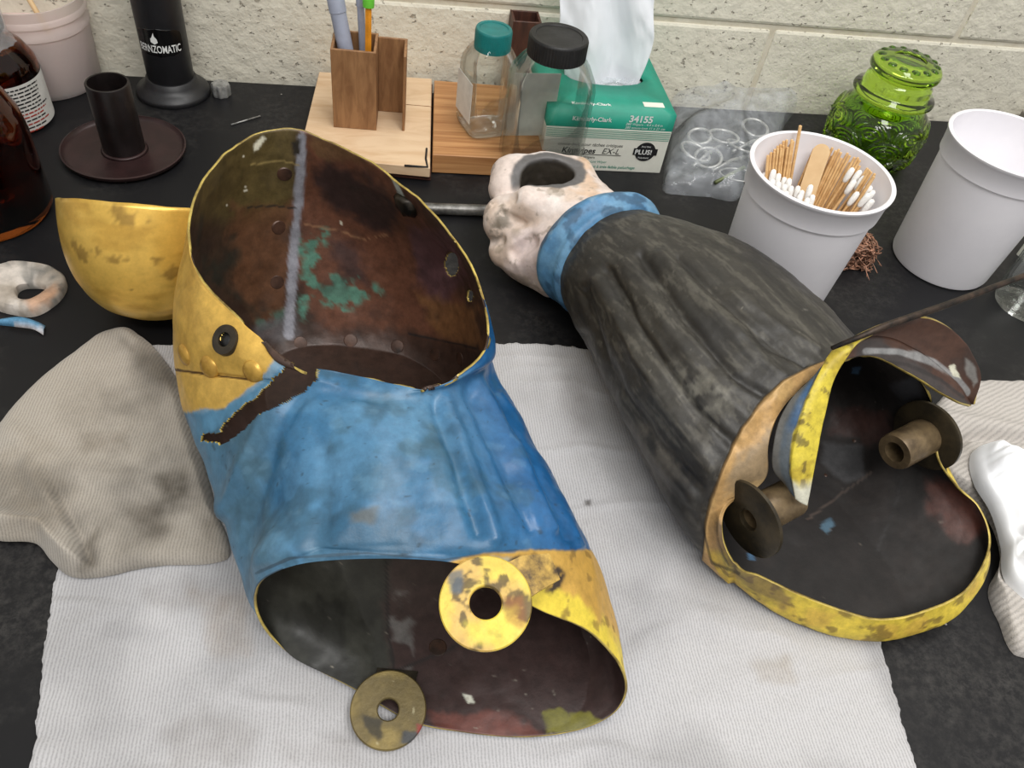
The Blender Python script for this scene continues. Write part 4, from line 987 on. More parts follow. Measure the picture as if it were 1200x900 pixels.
# ------------------------------------------------------------------ amber bottles
M['amber'] = glass('amber_glass', (150, 78, 28), .03, 1.45)
M['amberliq'] = plain('dark_amber_liquid', (38, 18, 8), .15, 0, .1, bstr=0)
M['shrink'] = film('shrink_band', (235, 235, 235), .25, .08)
ab = P(14, 138); rA = .0455
amb = empty('amber_bottle', ab, 'small amber glass bottle with white printed label and black cap', 'bottle')
V, Fc = lathe([(0, .001), (rA * .93, .001), (rA, .005), (rA, .062), (rA * .97, .072), (rA * .80, .087), (rA * .52, .097), (rA * .46, .103), (rA * .46, .118), (rA * .38, .118), (rA * .38, .103), (rA * .45, .097), (rA * .72, .086), (rA * .9, .070), (rA * .93, .062), (rA * .93, .008), (0, .006)], 64, ab)
mesh_obj('glass', V, Fc, M['amber'], amb, auto=50)
V, Fc = lathe([(0, .0065), (rA * .9, .0085), (rA * .9, .062), (0, .062)], 48, ab); mesh_obj('liquid', V, Fc, M['amberliq'], amb)
V, Fc = lathe([(0, .104), (.0235, .104), (.0245, .106), (.0245, .128), (.0235, .131), (0, .131)], 48, ab); mesh_obj('cap', V, Fc, M['black'], amb, auto=40)
V, Fc = lathe([(.034, .088), (.029, .094), (.0258, .101), (.0255, .128), (.024, .1325)], 40, ab); V = V + (fbm(V * 140, 2, 3)[:, None] - .5) * .002; mesh_obj('shrink_band', V, Fc[:-2] if len(Fc[-1]) > 4 else Fc, M['shrink'], amb)
az = facing(ab); ths = np.linspace(-1.5, 1.75, 60); lv = np.array([((t) * rA, z) for z in (.004, .0585) for t in ths])
mesh_obj('paper_label', cyl_fn(ab, rA + .0004, az, 0)(lv), gridfaces(2, 60, False), M['paper'], amb)
fnl = cyl_fn(ab, rA + .0007, az, 0)
rr = random.Random(5)
strips([(-.040, .050 - rr.random() * .012, .0535 - .0042 * k, .0017) for k in range(7)], fnl, M['ink'], amb, seed=3)
strips([(-.040, .050 - rr.random() * .012, .0535 - .0042 * k, .0017) for k in range(7, 9)], fnl, M['red_ink'], amb, seed=4)
strips([(-.040, .048 - rr.random() * .012, .0535 - .0042 * k, .0017) for k in (9, 11)], fnl, M['ink'], amb, seed=6); strips([(-.040, .044, .0535 - .0042 * 10, .0017), (-.04, .03, .0535 - .0042 * 12, .0017)], fnl, M['red_ink'], amb, seed=5)

jb = P(-14, 247); rJ = .062
jug = empty('amber_jug', jb, 'large dark amber glass jug standing in front of the small labelled bottle', 'jug')
V, Fc = lathe([(0, .001), (rJ * .92, .001), (rJ, .008), (rJ, .085), (rJ * .96, .105), (rJ * .80, .130), (rJ * .5, .152), (rJ * .32, .165), (rJ * .30, .19), (rJ * .24, .19), (rJ * .25, .165), (rJ * .44, .150), (rJ * .74, .128), (rJ * .90, .103), (rJ * .94, .085), (rJ * .94, .012), (0, .009)], 72, jb); mesh_obj('glass', V, Fc, M['amber'], jug, auto=50)
V, Fc = lathe([(0, .0095), (rJ * .92, .0125), (rJ * .92, .045), (0, .045)], 48, jb); mesh_obj('liquid', V, Fc, M['amberliq'], jug)
V, Fc = lathe([(0, .186), (rJ * .36, .186), (rJ * .36, .212), (0, .213)], 40, jb); mesh_obj('cap', V, Fc, M['black'], jug, auto=40)

# ------------------------------------------------------------------ knob, pin, gold bowl, fragments
kb = P(260, 111); th = np.linspace(0, 2 * math.pi, 96, endpoint=False); rk = .0112 * (1 + .07 * np.cos(8 * th))
lay = [(.92, 0.0), (1, .002), (1, .013), (.9, .0155), (.35, .016)]
V = np.concatenate([np.stack([kb[0] + f * rk * np.cos(th), kb[1] + f * rk * np.sin(th), np.full(96, z)], -1) for f, z in lay] + [kb[None] + [[0, 0, .016]], kb[None]])
Fc = [list(x) for x in gridfaces(5, 96)] + [[4 * 96 + j, 4 * 96 + (j + 1) % 96, 480] for j in range(96)] + [[(j + 1) % 96, j, 481] for j in range(96)]
mesh_obj('fluted_knob', V, Fc, M['zinc'], label='small fluted metal knob on the bench beside the torch', cat='knob', auto=40)
V, Fc = tube([P(271, 146, .0012), P(305, 136, .0012)], .0010, 8); mesh_obj('metal_pin', V, Fc, M['zinc'], label='short thin silver pin lying on the black bench', cat='pin')

gb = P(178, 250, .088); axb = unit([0.05, .62, .80]); e1 = unit(np.cross(axb, [0, 1, 0])); e1 = e1 if e1[0] > 0 else -e1; e2 = np.cross(axb, e1)
NB, MB_ = 160, 60
ph = np.linspace(0, 1, MB_) * math.pi / 2; th = np.linspace(0, 2 * math.pi, NB, endpoint=False)
rad = (np.sin(ph) ** .82)[:, None]; dep = (np.cos(ph) ** .9)[:, None]
G = gb + rad[..., None] * (.073 * np.cos(th)[None, :, None] * e1 + .073 * np.sin(th)[None, :, None] * e2) - .101 * dep[..., None] * axb
V = G.reshape(-1, 3); zlo = V[:, 2].min(); V[:, 2] += .0008 - zlo; V = V + (fbm(V * 30, 3, 5)[:, None] - .5) * .003 * axb
pg = Paint(V, proj(V), (226, 184, 88), .34, .5); pg.lay(pg.cloud(.5, .7, 30, 3, (1, 1, 3)) * .6, (192, 148, 62), .36, .5); pg.lay(pg.cloud(.58, .72, 24, 9, (.6, 1, 2)) * .6, (240, 208, 124), .3, .5)
pg.lay(pg.cloud(.66, .72, 70, 19) * .6, (110, 80, 34), .5, .5)
Fc = gridfaces(MB_, NB); a, b, d_ = V[Fc[:, 0]], V[Fc[:, 1]], V[Fc[:, 3]]
if (np.cross(b - a, d_ - a) * (V[Fc].mean(1) - gb)).sum() < 0: Fc = Fc[:, ::-1].copy()
mesh_obj('brass_bowl', V, Fc, [painted('polished_gold', 'co', 200, .15, .1, 120), M['dullbrass'], M['rim']], attrs={'co': pg.C, 'co_rm': pg.RM}, solid=(.003, 1, 2),
         label='bright gold rounded metal bowl leaning behind the blue elbow piece', cat='bowl')

oc_ = [(-14, 312), (5, 305), (38, 304), (62, 311), (75, 322), (72, 338), (58, 352), (38, 362), (10, 360), (-12, 352)]
hc = P(34, 339, .010); O = np.array([P(x, y, .010) for x, y in oc_]); an = np.arctan2(O[:, 1] - hc[1], O[:, 0] - hc[0]); od = np.argsort(an); an = an[od]; rad = np.hypot(*(O[od] - hc)[:, :2].T)
ths = np.linspace(-math.pi, math.pi, 120, endpoint=False); ro = crv(ths, np.r_[an[-2:] - 2 * math.pi, an, an[:2] + 2 * math.pi], np.r_[rad[-2:], rad, rad[:2]])
ri = .0125 * (1 + .1 * np.sin(3 * ths)); lv = []
for f, z in [(0, .0005), (0, .008), (.08, .0105), (.5, .0125), (.85, .011), (1, .007), (1, .0005)]:
    r_ = ri + (ro - ri) * f; lv.append(np.stack([hc[0] + r_ * np.cos(ths), hc[1] + r_ * np.sin(ths), np.full(120, z)], -1))
G = np.array(lv); G[1:6] += ((fbm(G[1:6] * 60, 3, 4) - .5) * .005)[..., None] * np.array([0, 0, 1]); V = G.reshape(-1, 3)
Fc = np.concatenate([gridfaces(7, 120), np.stack([6 * 120 + np.arange(120), 6 * 120 + (np.arange(120) + 1) % 120, (np.arange(120) + 1) % 120, np.arange(120)], -1)])[:, ::-1].copy()
pg = Paint(V, proj(V), (178, 168, 156), .65); pg.lay(pg.cloud(.45, .6, 60, 3) * .8, (214, 206, 198), .6); pg.lay(pg.cloud(.55, .66, 50, 9) * .8, (112, 112, 108), .65); pg.lay(pg.poly([(30, 350), (66, 335), (60, 355), (36, 362)], 5, 6) * .8, (206, 158, 122), .6)
mesh_obj('ring_fragment', V, Fc[:, ::-1].copy(), painted('chipped_fragment', 'co', 160, .4, .15, 120), attrs={'co': pg.C, 'co_rm': pg.RM}, label='chipped grey and peach metal ring fragment on the bench', cat='fragment', auto=50)
t = np.linspace(0, 1, 30); up_e = crv(t, [0, .4, .8, 1], [P(-6, 376, .004), P(22, 372, .010), P(44, 378, .006), P(53, 383, .001)]); lo_e = crv(t, [0, .4, .8, 1], [P(-6, 380, .001), P(20, 383, .0045), P(42, 387, .003), P(51, 393, .001)])
G = np.stack([up_e, (up_e + lo_e) / 2 + [0, 0, .002], lo_e], 0); V = G.reshape(-1, 3); pg = Paint(V, proj(V), (96, 152, 190), .5); pg.lay(pg.poly([(18, 380), (44, 382), (60, 392), (50, 400), (15, 388)], 1.5, 1), (214, 208, 208), .6)
mesh_obj('paint_chip', V, gridfaces(3, 30, False), painted('blue_chip', 'co'), attrs={'co': pg.C, 'co_rm': pg.RM}, solid=(.001, 0, 0), label='curled blue and white paint flake below the ring fragment', cat='paint chip')
c = P(772, 254, .0009); V, Fc = box(c, (.005, .004, .0014), .0003, .4); mesh_obj('paint_crumb', V, Fc, plain('blue_crumb', (48, 82, 150), .6), label='tiny blue paint crumb on the bench beside the fist', cat='paint chip')
V, Fc = tube([P(455, 243, .0068), P(612, 248, .0068)], .0066, 20); mesh_obj('steel_rod', V, Fc, M['steel'], label='round steel rod lying on the bench beside the fist', cat='rod', auto=40)

# ------------------------------------------------------------------ boards and pen holder
def slab(px4, z1, th, bev=.0008):
    q4 = [P(x, y, z1) for x, y in px4]; bm = bmesh.new(); vt = [bm.verts.new(Vector(p)) for p in q4]; vb = [bm.verts.new(Vector(p - [0, 0, th])) for p in q4]
    bm.faces.new(vt); bm.faces.new(vb[::-1])
    for i in range(4): bm.faces.new([vt[(i + 1) % 4], vt[i], vb[i], vb[(i + 1) % 4]])
    bmesh.ops.recalc_face_normals(bm, faces=bm.faces[:]); bmesh.ops.bevel(bm, geom=bm.edges[:], offset=bev, segments=1, affect='EDGES'); return bm_data(bm)
bd = empty('wooden_board', P(440, 150), 'pale square plywood board with a black corner mark under the pen box', 'board')
mesh_obj('ply_top', *slab([(374, 84), (506, 92), (504, 197), (350, 182)], .021, .013), M['maple'], bd, smooth=False)
mesh_obj('dark_underside', *slab([(373, 87), (507, 95), (505, 206), (349, 190)], .0078, .007), M['darkwood'], bd, smooth=False)
V, Fc = tube([P(500, 174, .0212), P(499, 186, .0212), P(501, 196, .0212), P(488, 195, .0212), P(474, 194, .0212)], .0013, 6); mesh_obj('ink_mark', V, Fc, M['ink'], bd)
V, Fc = tube([P(470, 122, .0211), P(506, 125, .0211)], .0005, 4); mesh_obj('split_line', V, Fc, M['walnut'], bd)
mesh_obj('pine_plank', *slab([(509, 94), (640, 104), (640, 188), (507, 181)], .026, .025), M['pine'], label='striped pine plank under the teal capped bottle beside the plywood board', cat='plank', smooth=False)
zB = .0212
fL, fR = P(391, 149, zB), P(441, 153, zB); exb = unit((fR - fL) * [1, 1, 0]); eyb = np.array([-exb[1], exb[0], 0]); wB = np.linalg.norm(fR - fL); hB = zof((391, 149), (381, 58), zB) - zB
dB = .050; t_ = .0032
pen = empty('pen_box', fL, 'brown hardboard pen box with a second open compartment on the plywood board', 'pen holder')
def panel(x0, x1, y0, y1, z0, z1, name='panel', mat='walnut'):
    c = fL + exb * (x0 + x1) / 2 + eyb * (y0 + y1) / 2; c[2] = zB + (z0 + z1) / 2
    V, Fc = box(c, (x1 - x0, y1 - y0, z1 - z0), .0004, math.atan2(exb[1], exb[0]), 1); mesh_obj(name, V, Fc, M[mat], pen, smooth=False)
panel(0, wB, 0, t_, 0, hB); panel(0, t_, t_, dB, 0, hB); panel(wB - t_, wB, t_, dB, 0, hB); panel(t_, wB - t_, dB - t_, dB, 0, hB); panel(t_, wB - t_, t_, dB - t_, 0, .004, 'bottom_panel')
x2 = wB + .034
panel(wB, x2, dB - .004, dB - .0008, .0, hB * .97); panel(x2 - t_, x2, .004, dB - .004, 0, hB * .97)
def inbox(x, y, z): 
    c = fL + exb * x + eyb * y; return np.array([c[0], c[1], zB + z])
M['marker'] = plain('grey_blue_marker', (168, 174, 192), .4, 0, .04, bstr=.02); M['pencil'] = plain('orange_pencil', (232, 150, 34), .4, 0, .05, bstr=.02); M['greencap'] = plain('green_eraser', (110, 206, 60), .5, 0, .05, bstr=.02)
def stick(name, a, b, parts, label, cat, mats, group=None):
    e = empty(name, a, label, cat, group); L = np.linalg.norm(b - a)
    for (nm, prof, mt, nn) in parts:
        V, Fc = lathe([(r, z * L) for r, z in prof], nn, a, b - a); mesh_obj(nm, V, Fc, M[mt], e, auto=40)
    return e
a = inbox(.030, .014, .0045); b = inbox(-.002, .040, hB + .075)
mk = stick('marker_pen', a, b, [('barrel', [(0, 0), (.0085, 0), (.009, .02), (.009, .72), (0, .72)], 'marker', 24), ('cap', [(0, .72), (.0098, .72), (.0098, .97), (.008, 1), (0, 1)], 'marker', 24)], 'thick grey blue marker leaning in the pen box', 'marker', None)
fm = lambda V: np.asarray(a) 
a2 = inbox(.036, .034, .0045); b2 = inbox(.030, .044, hB + .075)
stick('thin_pen', a2, b2, [('barrel', [(0, 0), (.0035, 0), (.0042, .05), (.0042, .75), (0, .75)], 'marker', 18), ('cap', [(0, .75), (.0050, .75), (.0050, 1), (0, 1)], 'marker', 18)], 'slim grey pen standing in the pen box beside the pencil', 'pen', None)
a3 = inbox(.040, .010, .0045); b3 = inbox(.0415, .030, hB + .066)
stick('pencil', a3, b3, [('shaft', [(0, 0), (.0008, .0), (.0040, .09), (.0040, .88), (0, .88)], 'pencil', 6), ('eraser_cap', [(0, .83), (.0062, .83), (.0066, .85), (.0066, .93), (.0045, .985), (.001, 1), (0, 1)], 'greencap', 18)], 'orange pencil with a bright green eraser cap', 'pencil', None)
bk_ = P(606, 97, .0262); 
wb = empty('small_wooden_box', bk_, 'dark brown wooden box against the wall behind the glass bottles', 'box')
for nm, c, s_ in [('side_panel', (-.017, 0, .045), (.003, .034, .09)), ('side_panel', (.017, 0, .045), (.003, .034, .09)), ('back_panel', (0, .0155, .045), (.031, .003, .09)), ('front_panel', (0, -.0155, .045), (.031, .003, .09)), ('bottom_panel', (0, 0, .002), (.031, .028, .004))]:
    mesh_obj(nm, *box(bk_ + np.array(c), s_, .0004, 0, 1), M['darkwood'], wb, smooth=False)

# ------------------------------------------------------------------ glass bottles
def thin_glass(name, c, edge):
    n = N(name); t = n.t; t.nodes.remove(n.b); out = t.nodes['Material Output']
    lw = n.node('ShaderNodeLayerWeight'); lw.inputs[0].default_value = .32
    tr = n.node('ShaderNodeBsdfTransparent'); n.link(n.mix(n.ramp(lw.outputs['Facing'], [(.72, (0, 0, 0)), (1, (1, 1, 1))]), L4(c), L4(edge)), tr.inputs[0])
    gl = n.node('ShaderNodeBsdfGlossy'); gl.inputs['Roughness'].default_value = .03
    mx = n.node('ShaderNodeMixShader'); n.link(n.math('MULTIPLY', lw.outputs['Fresnel'], .55), mx.inputs[0]); n.link(tr.outputs[0], mx.inputs[1]); n.link(gl.outputs[0], mx.inputs[2])
    n.link(mx.outputs[0], out.inputs['Surface']); return n.m
M['glass'] = thin_glass('clear_glass', (254, 255, 254), (196, 208, 202))
def sqring(c, hx, hy, z, e=4.0, n=72, rz=0.0):
    th = np.arange(n) * 2 * math.pi / n; cs, sn = np.cos(th), np.sin(th); k = (np.abs(cs) ** e + np.abs(sn) ** e) ** (-1 / e)
    x, y = hx * k * cs, hy * k * sn; cr, sr = math.cos(rz), math.sin(rz)
    return np.stack([c[0] + x * cr - y * sr, c[1] + x * sr + y * cr, np.full(n, c[2] + z)], -1)
def sqbottle(c, prof, rz=0, n=96):
    """prof rows: hx, hy, z, exponent"""
    G = np.array([sqring(c, a, b, z, e, n, rz) for a, b, z, e in prof]); V = G.reshape(-1, 3); Fc = [list(f) for f in gridfaces(len(prof), n)]
    k = len(V); V = np.vstack([V, G[0].mean(0), G[-1].mean(0)]); m = len(prof)
    Fc += [[(j + 1) % n, j, k] for j in range(n)] + [[(m - 1) * n + j, (m - 1) * n + (j + 1) % n, k + 1] for j in range(n)]
    return V, Fc
def capgeo(c, r, z0, z1, ribs=60):
    th = np.arange(ribs * 3) * 2 * math.pi / (ribs * 3); rk = r * (1 + .012 * np.cos(ribs * th)); n_ = len(th); rows = []
    for f, z, rb_ in [(.9, z0, 0), (1, z0, 1), (1, z1 - .003, 1), (.985, z1 - .001, 0), (.95, z1, 0), (.80, z1 - .0003, 0), (.78, z1 - .0012, 0), (.001, z1 - .0012, 0)]:
        rr_ = (rk if rb_ else np.full(n_, r)) * f; rows.append(np.stack([c[0] + rr_ * np.cos(th), c[1] + rr_ * np.sin(th), np.full(n_, c[2] + z)], -1))
    V = np.concatenate(rows); Fc = [list(f) for f in gridfaces(len(rows), n_)] + [list(range(n_))[::-1]]; return V, Fc
def glass_bottle(c, hx, hy, hbody, hneck, rneck, hcap, rcap, rz, capmat, label, wall=.0028, ex=5.5, sh=.030):
    e = empty('glass_bottle', c, label, 'bottle', None)
    o_ = [(hx * .80, hy * .80, .0005, ex), (hx * .95, hy * .95, .003, ex), (hx, hy, .008, ex), (hx, hy, hbody, ex), (hx * .97, hy * .97, hbody + sh * .3, ex * .8), (hx * .86, hy * .86, hbody + sh * .65, 3), (rneck * 1.12, rneck * 1.12, hbody + sh * .95, 2.2), (rneck, rneck, hbody + sh * 1.08, 2), (rneck, rneck, hneck, 2)]
    i_ = [(rneck - wall, rneck - wall, hneck, 2), (rneck - wall, rneck - wall, hbody + sh * 1.08, 2), (rneck * 1.12 - wall, rneck * 1.12 - wall, hbody + sh * .92, 2.2), (hx * .86 - wall, hy * .86 - wall, hbody + sh * .6, 3), (hx * .97 - wall, hy * .97 - wall, hbody + sh * .25, ex * .8), (hx - wall, hy - wall, hbody, ex), (hx - wall, hy - wall, .011, ex), (hx * .9 - wall, hy * .9 - wall, .0075, ex), (hx * .4, hy * .4, .0085, ex)]
    V, Fc = sqbottle(c, o_ + i_, rz); mesh_obj('glass_body', V, Fc, M['glass'], e, auto=60)
    V, Fc = capgeo(c, rcap, hneck - hcap * .82, hneck + hcap * .18 + .001); mesh_obj('cap', V, Fc, capmat, e, auto=35); return e
c1 = P(567, 149, .0262); z1 = zof((567, 149), (580, 36), .0262) - .0262
gbs = glass_bottle(c1, .0300, .0300, z1 * .64, z1 * .98, .0185, .022, .0212, .30, M['tealcap'], 'small clear glass bottle with teal cap standing on the pine plank')
cr, sr = math.cos(.30 + math.pi), math.sin(.30 + math.pi)
lc = c1 + np.array([cr, sr, 0]) * .0304 + [0, 0, .045]; V, Fc = box(lc, (.0006, .044, .050), .0001, .30, 1); mesh_obj('paper_label', V, Fc, M['paper'], gbs, smooth=False)
c2 = P(628, 207, .0008); z2 = zof((628, 207), (648, 40), .0)
gbl = glass_bottle(c2, .0455, .0345, z2 * .70, z2 * .97, .0275, .021, .0322, .10, M['blackcap'], 'large clear rectangular glass jar with black cap beside the green tissue carton', ex=6, sh=.034)
V, Fc = box(c2 + np.array([-.010, .0351, .075]), (.058, .0005, .080), .0001, .10, 1); mesh_obj('paper_label', V, Fc, M['paper'], gbl, smooth=False)

# ------------------------------------------------------------------ tissue carton
fr_ = P(773, 203); hK = zof((773, 203), (793, 135)); bkY = P(773, 50, hK)[1]; wK = .158; dK = bkY - fr_[1]
x1, x0, y0, y1 = fr_[0], fr_[0] - wK, fr_[1], fr_[1] + dK
M['cardgreen'] = plain('green_card', (26, 150, 126), .5, 0, .04, 30, bstr=.03); M['cardwhite'] = plain('white_card', (232, 232, 220), .55, 0, .03, 30, bstr=.03)
M['tissuepaper'] = (lambda n: (n.set(base=L4((240, 243, 248)), rough=.9, spec=.1, alpha=.86), n.bump(n.noise(140, 4), .25, .001), n.m)[-1])(N('thin_wiper_paper'))
kx = empty('wiper_carton', ((x0 + x1) / 2, (y0 + y1) / 2, 0), 'green and white laboratory wiper carton with a white wipe pulled up', 'carton')
zsp = hK * .73
V, Fc = box(((x0 + x1) / 2, (y0 + y1) / 2, zsp / 2), (wK, dK, zsp), .0006, 0, 1); mesh_obj('white_lower', V, Fc, M['cardwhite'], kx, smooth=False)
ringn = 80; th = np.arange(ringn) * 2 * math.pi / ringn; cxk, cyk = (x0 + x1) / 2 + .006, (y0 + y1) / 2 - .012
sl_in = np.stack([cxk + .050 * np.cos(th), cyk + .020 * np.sin(th)], -1)
k = 1 / np.maximum(np.abs(np.cos(th)) / (wK / 2), np.abs(np.sin(th)) / (dK / 2)); outp = np.stack([(x0 + x1) / 2 + k * np.cos(th), (y0 + y1) / 2 + k * np.sin(th)], -1)
for cx_, cy_ in ((x0, y0), (x1, y0), (x0, y1), (x1, y1)):
    j = np.argmin(np.hypot(outp[:, 0] - cx_, outp[:, 1] - cy_)); outp[j] = (cx_, cy_)
R_ = lambda xy, z: np.column_stack([xy, np.full(len(xy), z)])
V = np.concatenate([R_(outp, zsp), R_(outp, hK), R_(sl_in, hK), R_(sl_in, hK - .001), R_(outp * .97 + np.array([cxk, cyk]) * .03, hK - .001)])
mesh_obj('green_top', V, gridfaces(5, ringn), M['cardgreen'], kx, smooth=False)
V, Fc = box((cxk, cyk, hK - .016), (.104, .046, .002), .0002); mesh_obj('wipe_stack', V, Fc, M['tissuepaper'], kx, smooth=False)
# green edge lines on the white panel
for k in range(6):
    z = zsp - .0025 - k * .0021; V, Fc = box(((x0 + x1) / 2, y0 - .0002, z), (wK - .002, .0003, .00055), 0); mesh_obj('green_stripe', V, Fc, M['teal_ink'], kx, smooth=False)
front_fn = lambda x, z: plane_fn((x, y0 - .0004, z), (1, 0, 0), (0, 0, 1)); top_fn = lambda x, y: plane_fn((x, y, hK + .0003), (1, 0, 0), (0, 1, 0))
text_on('Kimberly-Clark', .0078, front_fn(x1 - .128, zsp + .009), M['white_ink'], kx, 0, .02)
text_on('Kimberly-Clark', .0078, top_fn(x1 - .128, y0 + .014), M['white_ink'], kx, 0, .02)
text_on('34155', .0120, front_fn(x1 - .058, zsp + .0105), M['white_ink'], kx, 0, .03)
text_on('280 Wipers - 4.4 x 8.4 in', .0046, front_fn(x1 - .061, zsp + .0060), M['white_ink'], kx, .2); text_on('280 essuie-tout 11 x 21 cm', .0046, front_fn(x1 - .061, zsp + .0015), M['white_ink'], kx, .2)
text_on('essuie-tout pour tâches critiques', .0062, front_fn(x1 - .140, zsp - .0245), M['ink'], kx, .15)
text_on('Kimwipes', .0108, front_fn(x1 - .134, zsp - .0345), M['ink'], kx, .2, .02); text_on('EX-L', .0112, front_fn(x1 - .083, zsp - .0345), M['ink'], kx, .25)
V, Fc = box((x1 - .095, y0 - .0003, zsp - .0362), (.076, .0003, .0006), 0); mesh_obj('underline', V, Fc, M['ink'], kx, smooth=False)
text_on('Delicate Task Wipers', .0050, front_fn(x1 - .134, zsp - .0415), M['ink'], kx); text_on('Low-Lint Wiper', .0046, front_fn(x1 - .104, zsp - .0475), M['teal_ink'], kx, .2)
text_on('Essuie-tout à très faible peluchage', .0056, front_fn(x1 - .112, .0045), M['teal_ink'], kx, .2, .01)
bc = np.array([x1 - .0270, y0 - .0004, .0300]); V, Fc = lathe([(0, 0), (.0130, 0), (.0130, .0003), (0, .0003)], 40, bc, (0, -1, 0)); mesh_obj('round_badge', V, Fc, M['ink'], kx, smooth=False)
V, Fc = box(bc + [0, -.0002, 0], (.031, .0004, .0090), 0); mesh_obj('badge_band', V, Fc, M['ink'], kx, smooth=False)
text_on('PLUS!', .0092, plane_fn(bc + [-.0138, -.0008, -.0032], (1, 0, 0), (0, 0, 1)), M['white_ink'], kx, 0, .02)
text_on('Anti Stat', .0034, plane_fn(bc + [-.0068, -.0008, .0065], (1, 0, 0), (0, 0, 1)), M['white_ink'], kx); text_on('Polyshield', .0034, plane_fn(bc + [-.0078, -.0008, -.0092], (1, 0, 0), (0, 0, 1)), M['white_ink'], kx)
V, Fc = box((x1 - .024, y0 + .022, hK + .0003), (.026, .011, .0004), .0001); mesh_obj('printed_badge', V, Fc, M['cardwhite'], kx, smooth=False)
# pulled-up wipe
nu_, nv = 70, 60; u = np.linspace(-1, 1, nu_)[None, :]; v = np.linspace(0, 1, nv)[:, None]
wid = .044 + .020 * sstep(0, .5, v) - .004 * v; xx = cxk - .004 + u * wid - .012 * v + .004 * np.sin(v * 5 + u); 
yy = cyk + .014 * np.sin(u * 3.4 + v * 1.2) * (1 - .3 * v) + .010 * np.sin(u * 7 + 2 * v) * v + .010 * (fbm(np.stack([u * 3 + v, v * 3 + 0 * u, 0 * u + 0 * v], -1), 3, 4) - .5) + .03 * v * v
zz = hK - .012 + v * (.150 + .018 * np.cos(u * 2.2)) 
G = np.stack([xx + 0 * zz, yy + 0 * zz, zz], -1); mesh_obj('paper_wipe', G.reshape(-1, 3), gridfaces(nv, nu_, False), M['tissuepaper'], kx, solid=(.0006, 0, 0, 0))
M['clearfilm'] = film('clear_film', (225, 232, 235), .35, .08)
nu_, nv = 60, 24; u = np.linspace(-1, 1, nu_)[None, :]; v = np.linspace(-1, 1, nv)[:, None]
G = np.stack([cxk + .048 * u + 0 * v, cyk + v * .018 * np.sqrt(np.clip(1 - u ** 2, 0, 1)), hK - .004 + .012 * (fbm(np.stack([u * 5 + 0 * v, v * 2 + 0 * u, 0 * u * v], -1), 3, 8) - .5) + 0 * u * v], -1)
mesh_obj('slot_film', G.reshape(-1, 3), gridfaces(nv, nu_, False), M['clearfilm'], kx)

# ------------------------------------------------------------------ plastic bag of hooks and rings
ol = [(795, 112), (830, 106), (870, 108), (905, 110), (926, 116), (918, 150), (900, 190), (872, 226), (858, 236), (830, 231), (800, 229), (781, 226), (778, 205), (785, 165)]
V, Fc, q = pad(ol, .0006, .030, 50, 200, .008, 14, 15, folds=[([(800, 170), (850, 150), (910, 140)], 10, .012), ([(790, 215), (830, 205), (870, 200)], 9, -.010), ([(840, 120), (855, 150), (860, 200)], 8, .010)], round_=.05)
bag = mesh_obj('plastic_bag', V, Fc, film('bag_film', (232, 238, 246), .22, .10), label='crinkled clear plastic bag of metal rings beside the wiper carton', cat='bag')
rg = [(866, 205, .0245, .0013, .012), (815, 178, .020, .0022, .010), (830, 185, .017, .0022, .013), (848, 160, .020, .0022, .014), (870, 172, .021, .0022, .012), (820, 160, .015, .0024, .012), (885, 150, .018, .0022, .010)]
for i, (x, y, r, rr_, z) in enumerate(rg):
    c = P(x, y, z); nn = unit([.25 * math.sin(i * 2.1), .25 * math.cos(i * 1.7), 1]); e1, e2, _ = frame(nn); t = np.linspace(0, 2 * math.pi, 48, endpoint=False)
    V, Fc = tube(c + r * (np.cos(t)[:, None] * e1 + np.sin(t)[:, None] * e2), rr_, 8, closed=True)
    if V[:, 2].min() < .0012: V[:, 2] += .0012 - V[:, 2].min()
    mesh_obj('metal_ring', V, Fc, M['zinc'], label='large thin silver wire ring with a green shank in the bag' if i == 0 else 'silver metal ring inside the clear plastic bag', cat='ring', group=None if i == 0 else 'rings in the plastic bag')
for i, (xa, ya, xb, yb) in enumerate([(812, 195, 850, 168), (835, 200, 880, 182), (858, 178, 905, 160)]):
    V, Fc = tube([P(xa, ya, .006 + .004 * i), P((xa + xb) / 2, (ya + yb) / 2 - 3, .010 + .004 * i), P(xb, yb, .007 + .004 * i)], .0026, 10); mesh_obj('metal_shank', V, Fc, M['zinc'], label='short bent silver shank inside the clear plastic bag', cat='shank', group='shanks in the plastic bag')
V, Fc = tube([P(838, 214, .020), P(872, 196, .024)], .0024, 10); mesh_obj('green_shank', V, Fc, plain('olive_shank', (118, 128, 84), .4, .3), label='olive green shank with a clear tip across the wire ring', cat='shank')

# ------------------------------------------------------------------ green glass jar
gj = P(1010, 182); 
n = N('green_glass'); n.set(base=L4((184, 224, 72)), rough=.03, trans=1.0, ior=1.47); M['green'] = n.m
jz = zof((1010, 182), (1045, 80)); print('green jar height', jz)
kz = jz / .175
def jar_r(th, z):
    """outer radius of the body with embossed concentric arcs"""
    r = crv(np.clip(z, 0, .130).ravel(), [0, .004, .012, .05, .085, .108, .118, .124, .130], np.array([.046, .052, .056, .0615, .0615, .0545, .0465, .0430, .0425])).reshape(z.shape)
    emb = np.zeros_like(r)
    for row, (zc_, ph) in enumerate([(.028, 0), (.062, .5), (.092, 0)]):
        a = (th / (2 * math.pi) * 7 + ph) % 1.0 - .5; dx = a * 2 * math.pi / 7 * .060; dz = (z - zc_ + .006) ; dd = np.hypot(dx, dz)
        for rad in (.007, .014, .021): emb += .0032 * np.exp(-((dd - rad) / .0022) ** 2) * (dz > -.010) * (1 if row else 1)
        emb += .0035 * np.exp(-(dd / .0035) ** 2)
    return r + np.minimum(emb, .0045) * sstep(.012, .02, z) * (1 - sstep(.098, .106, z))
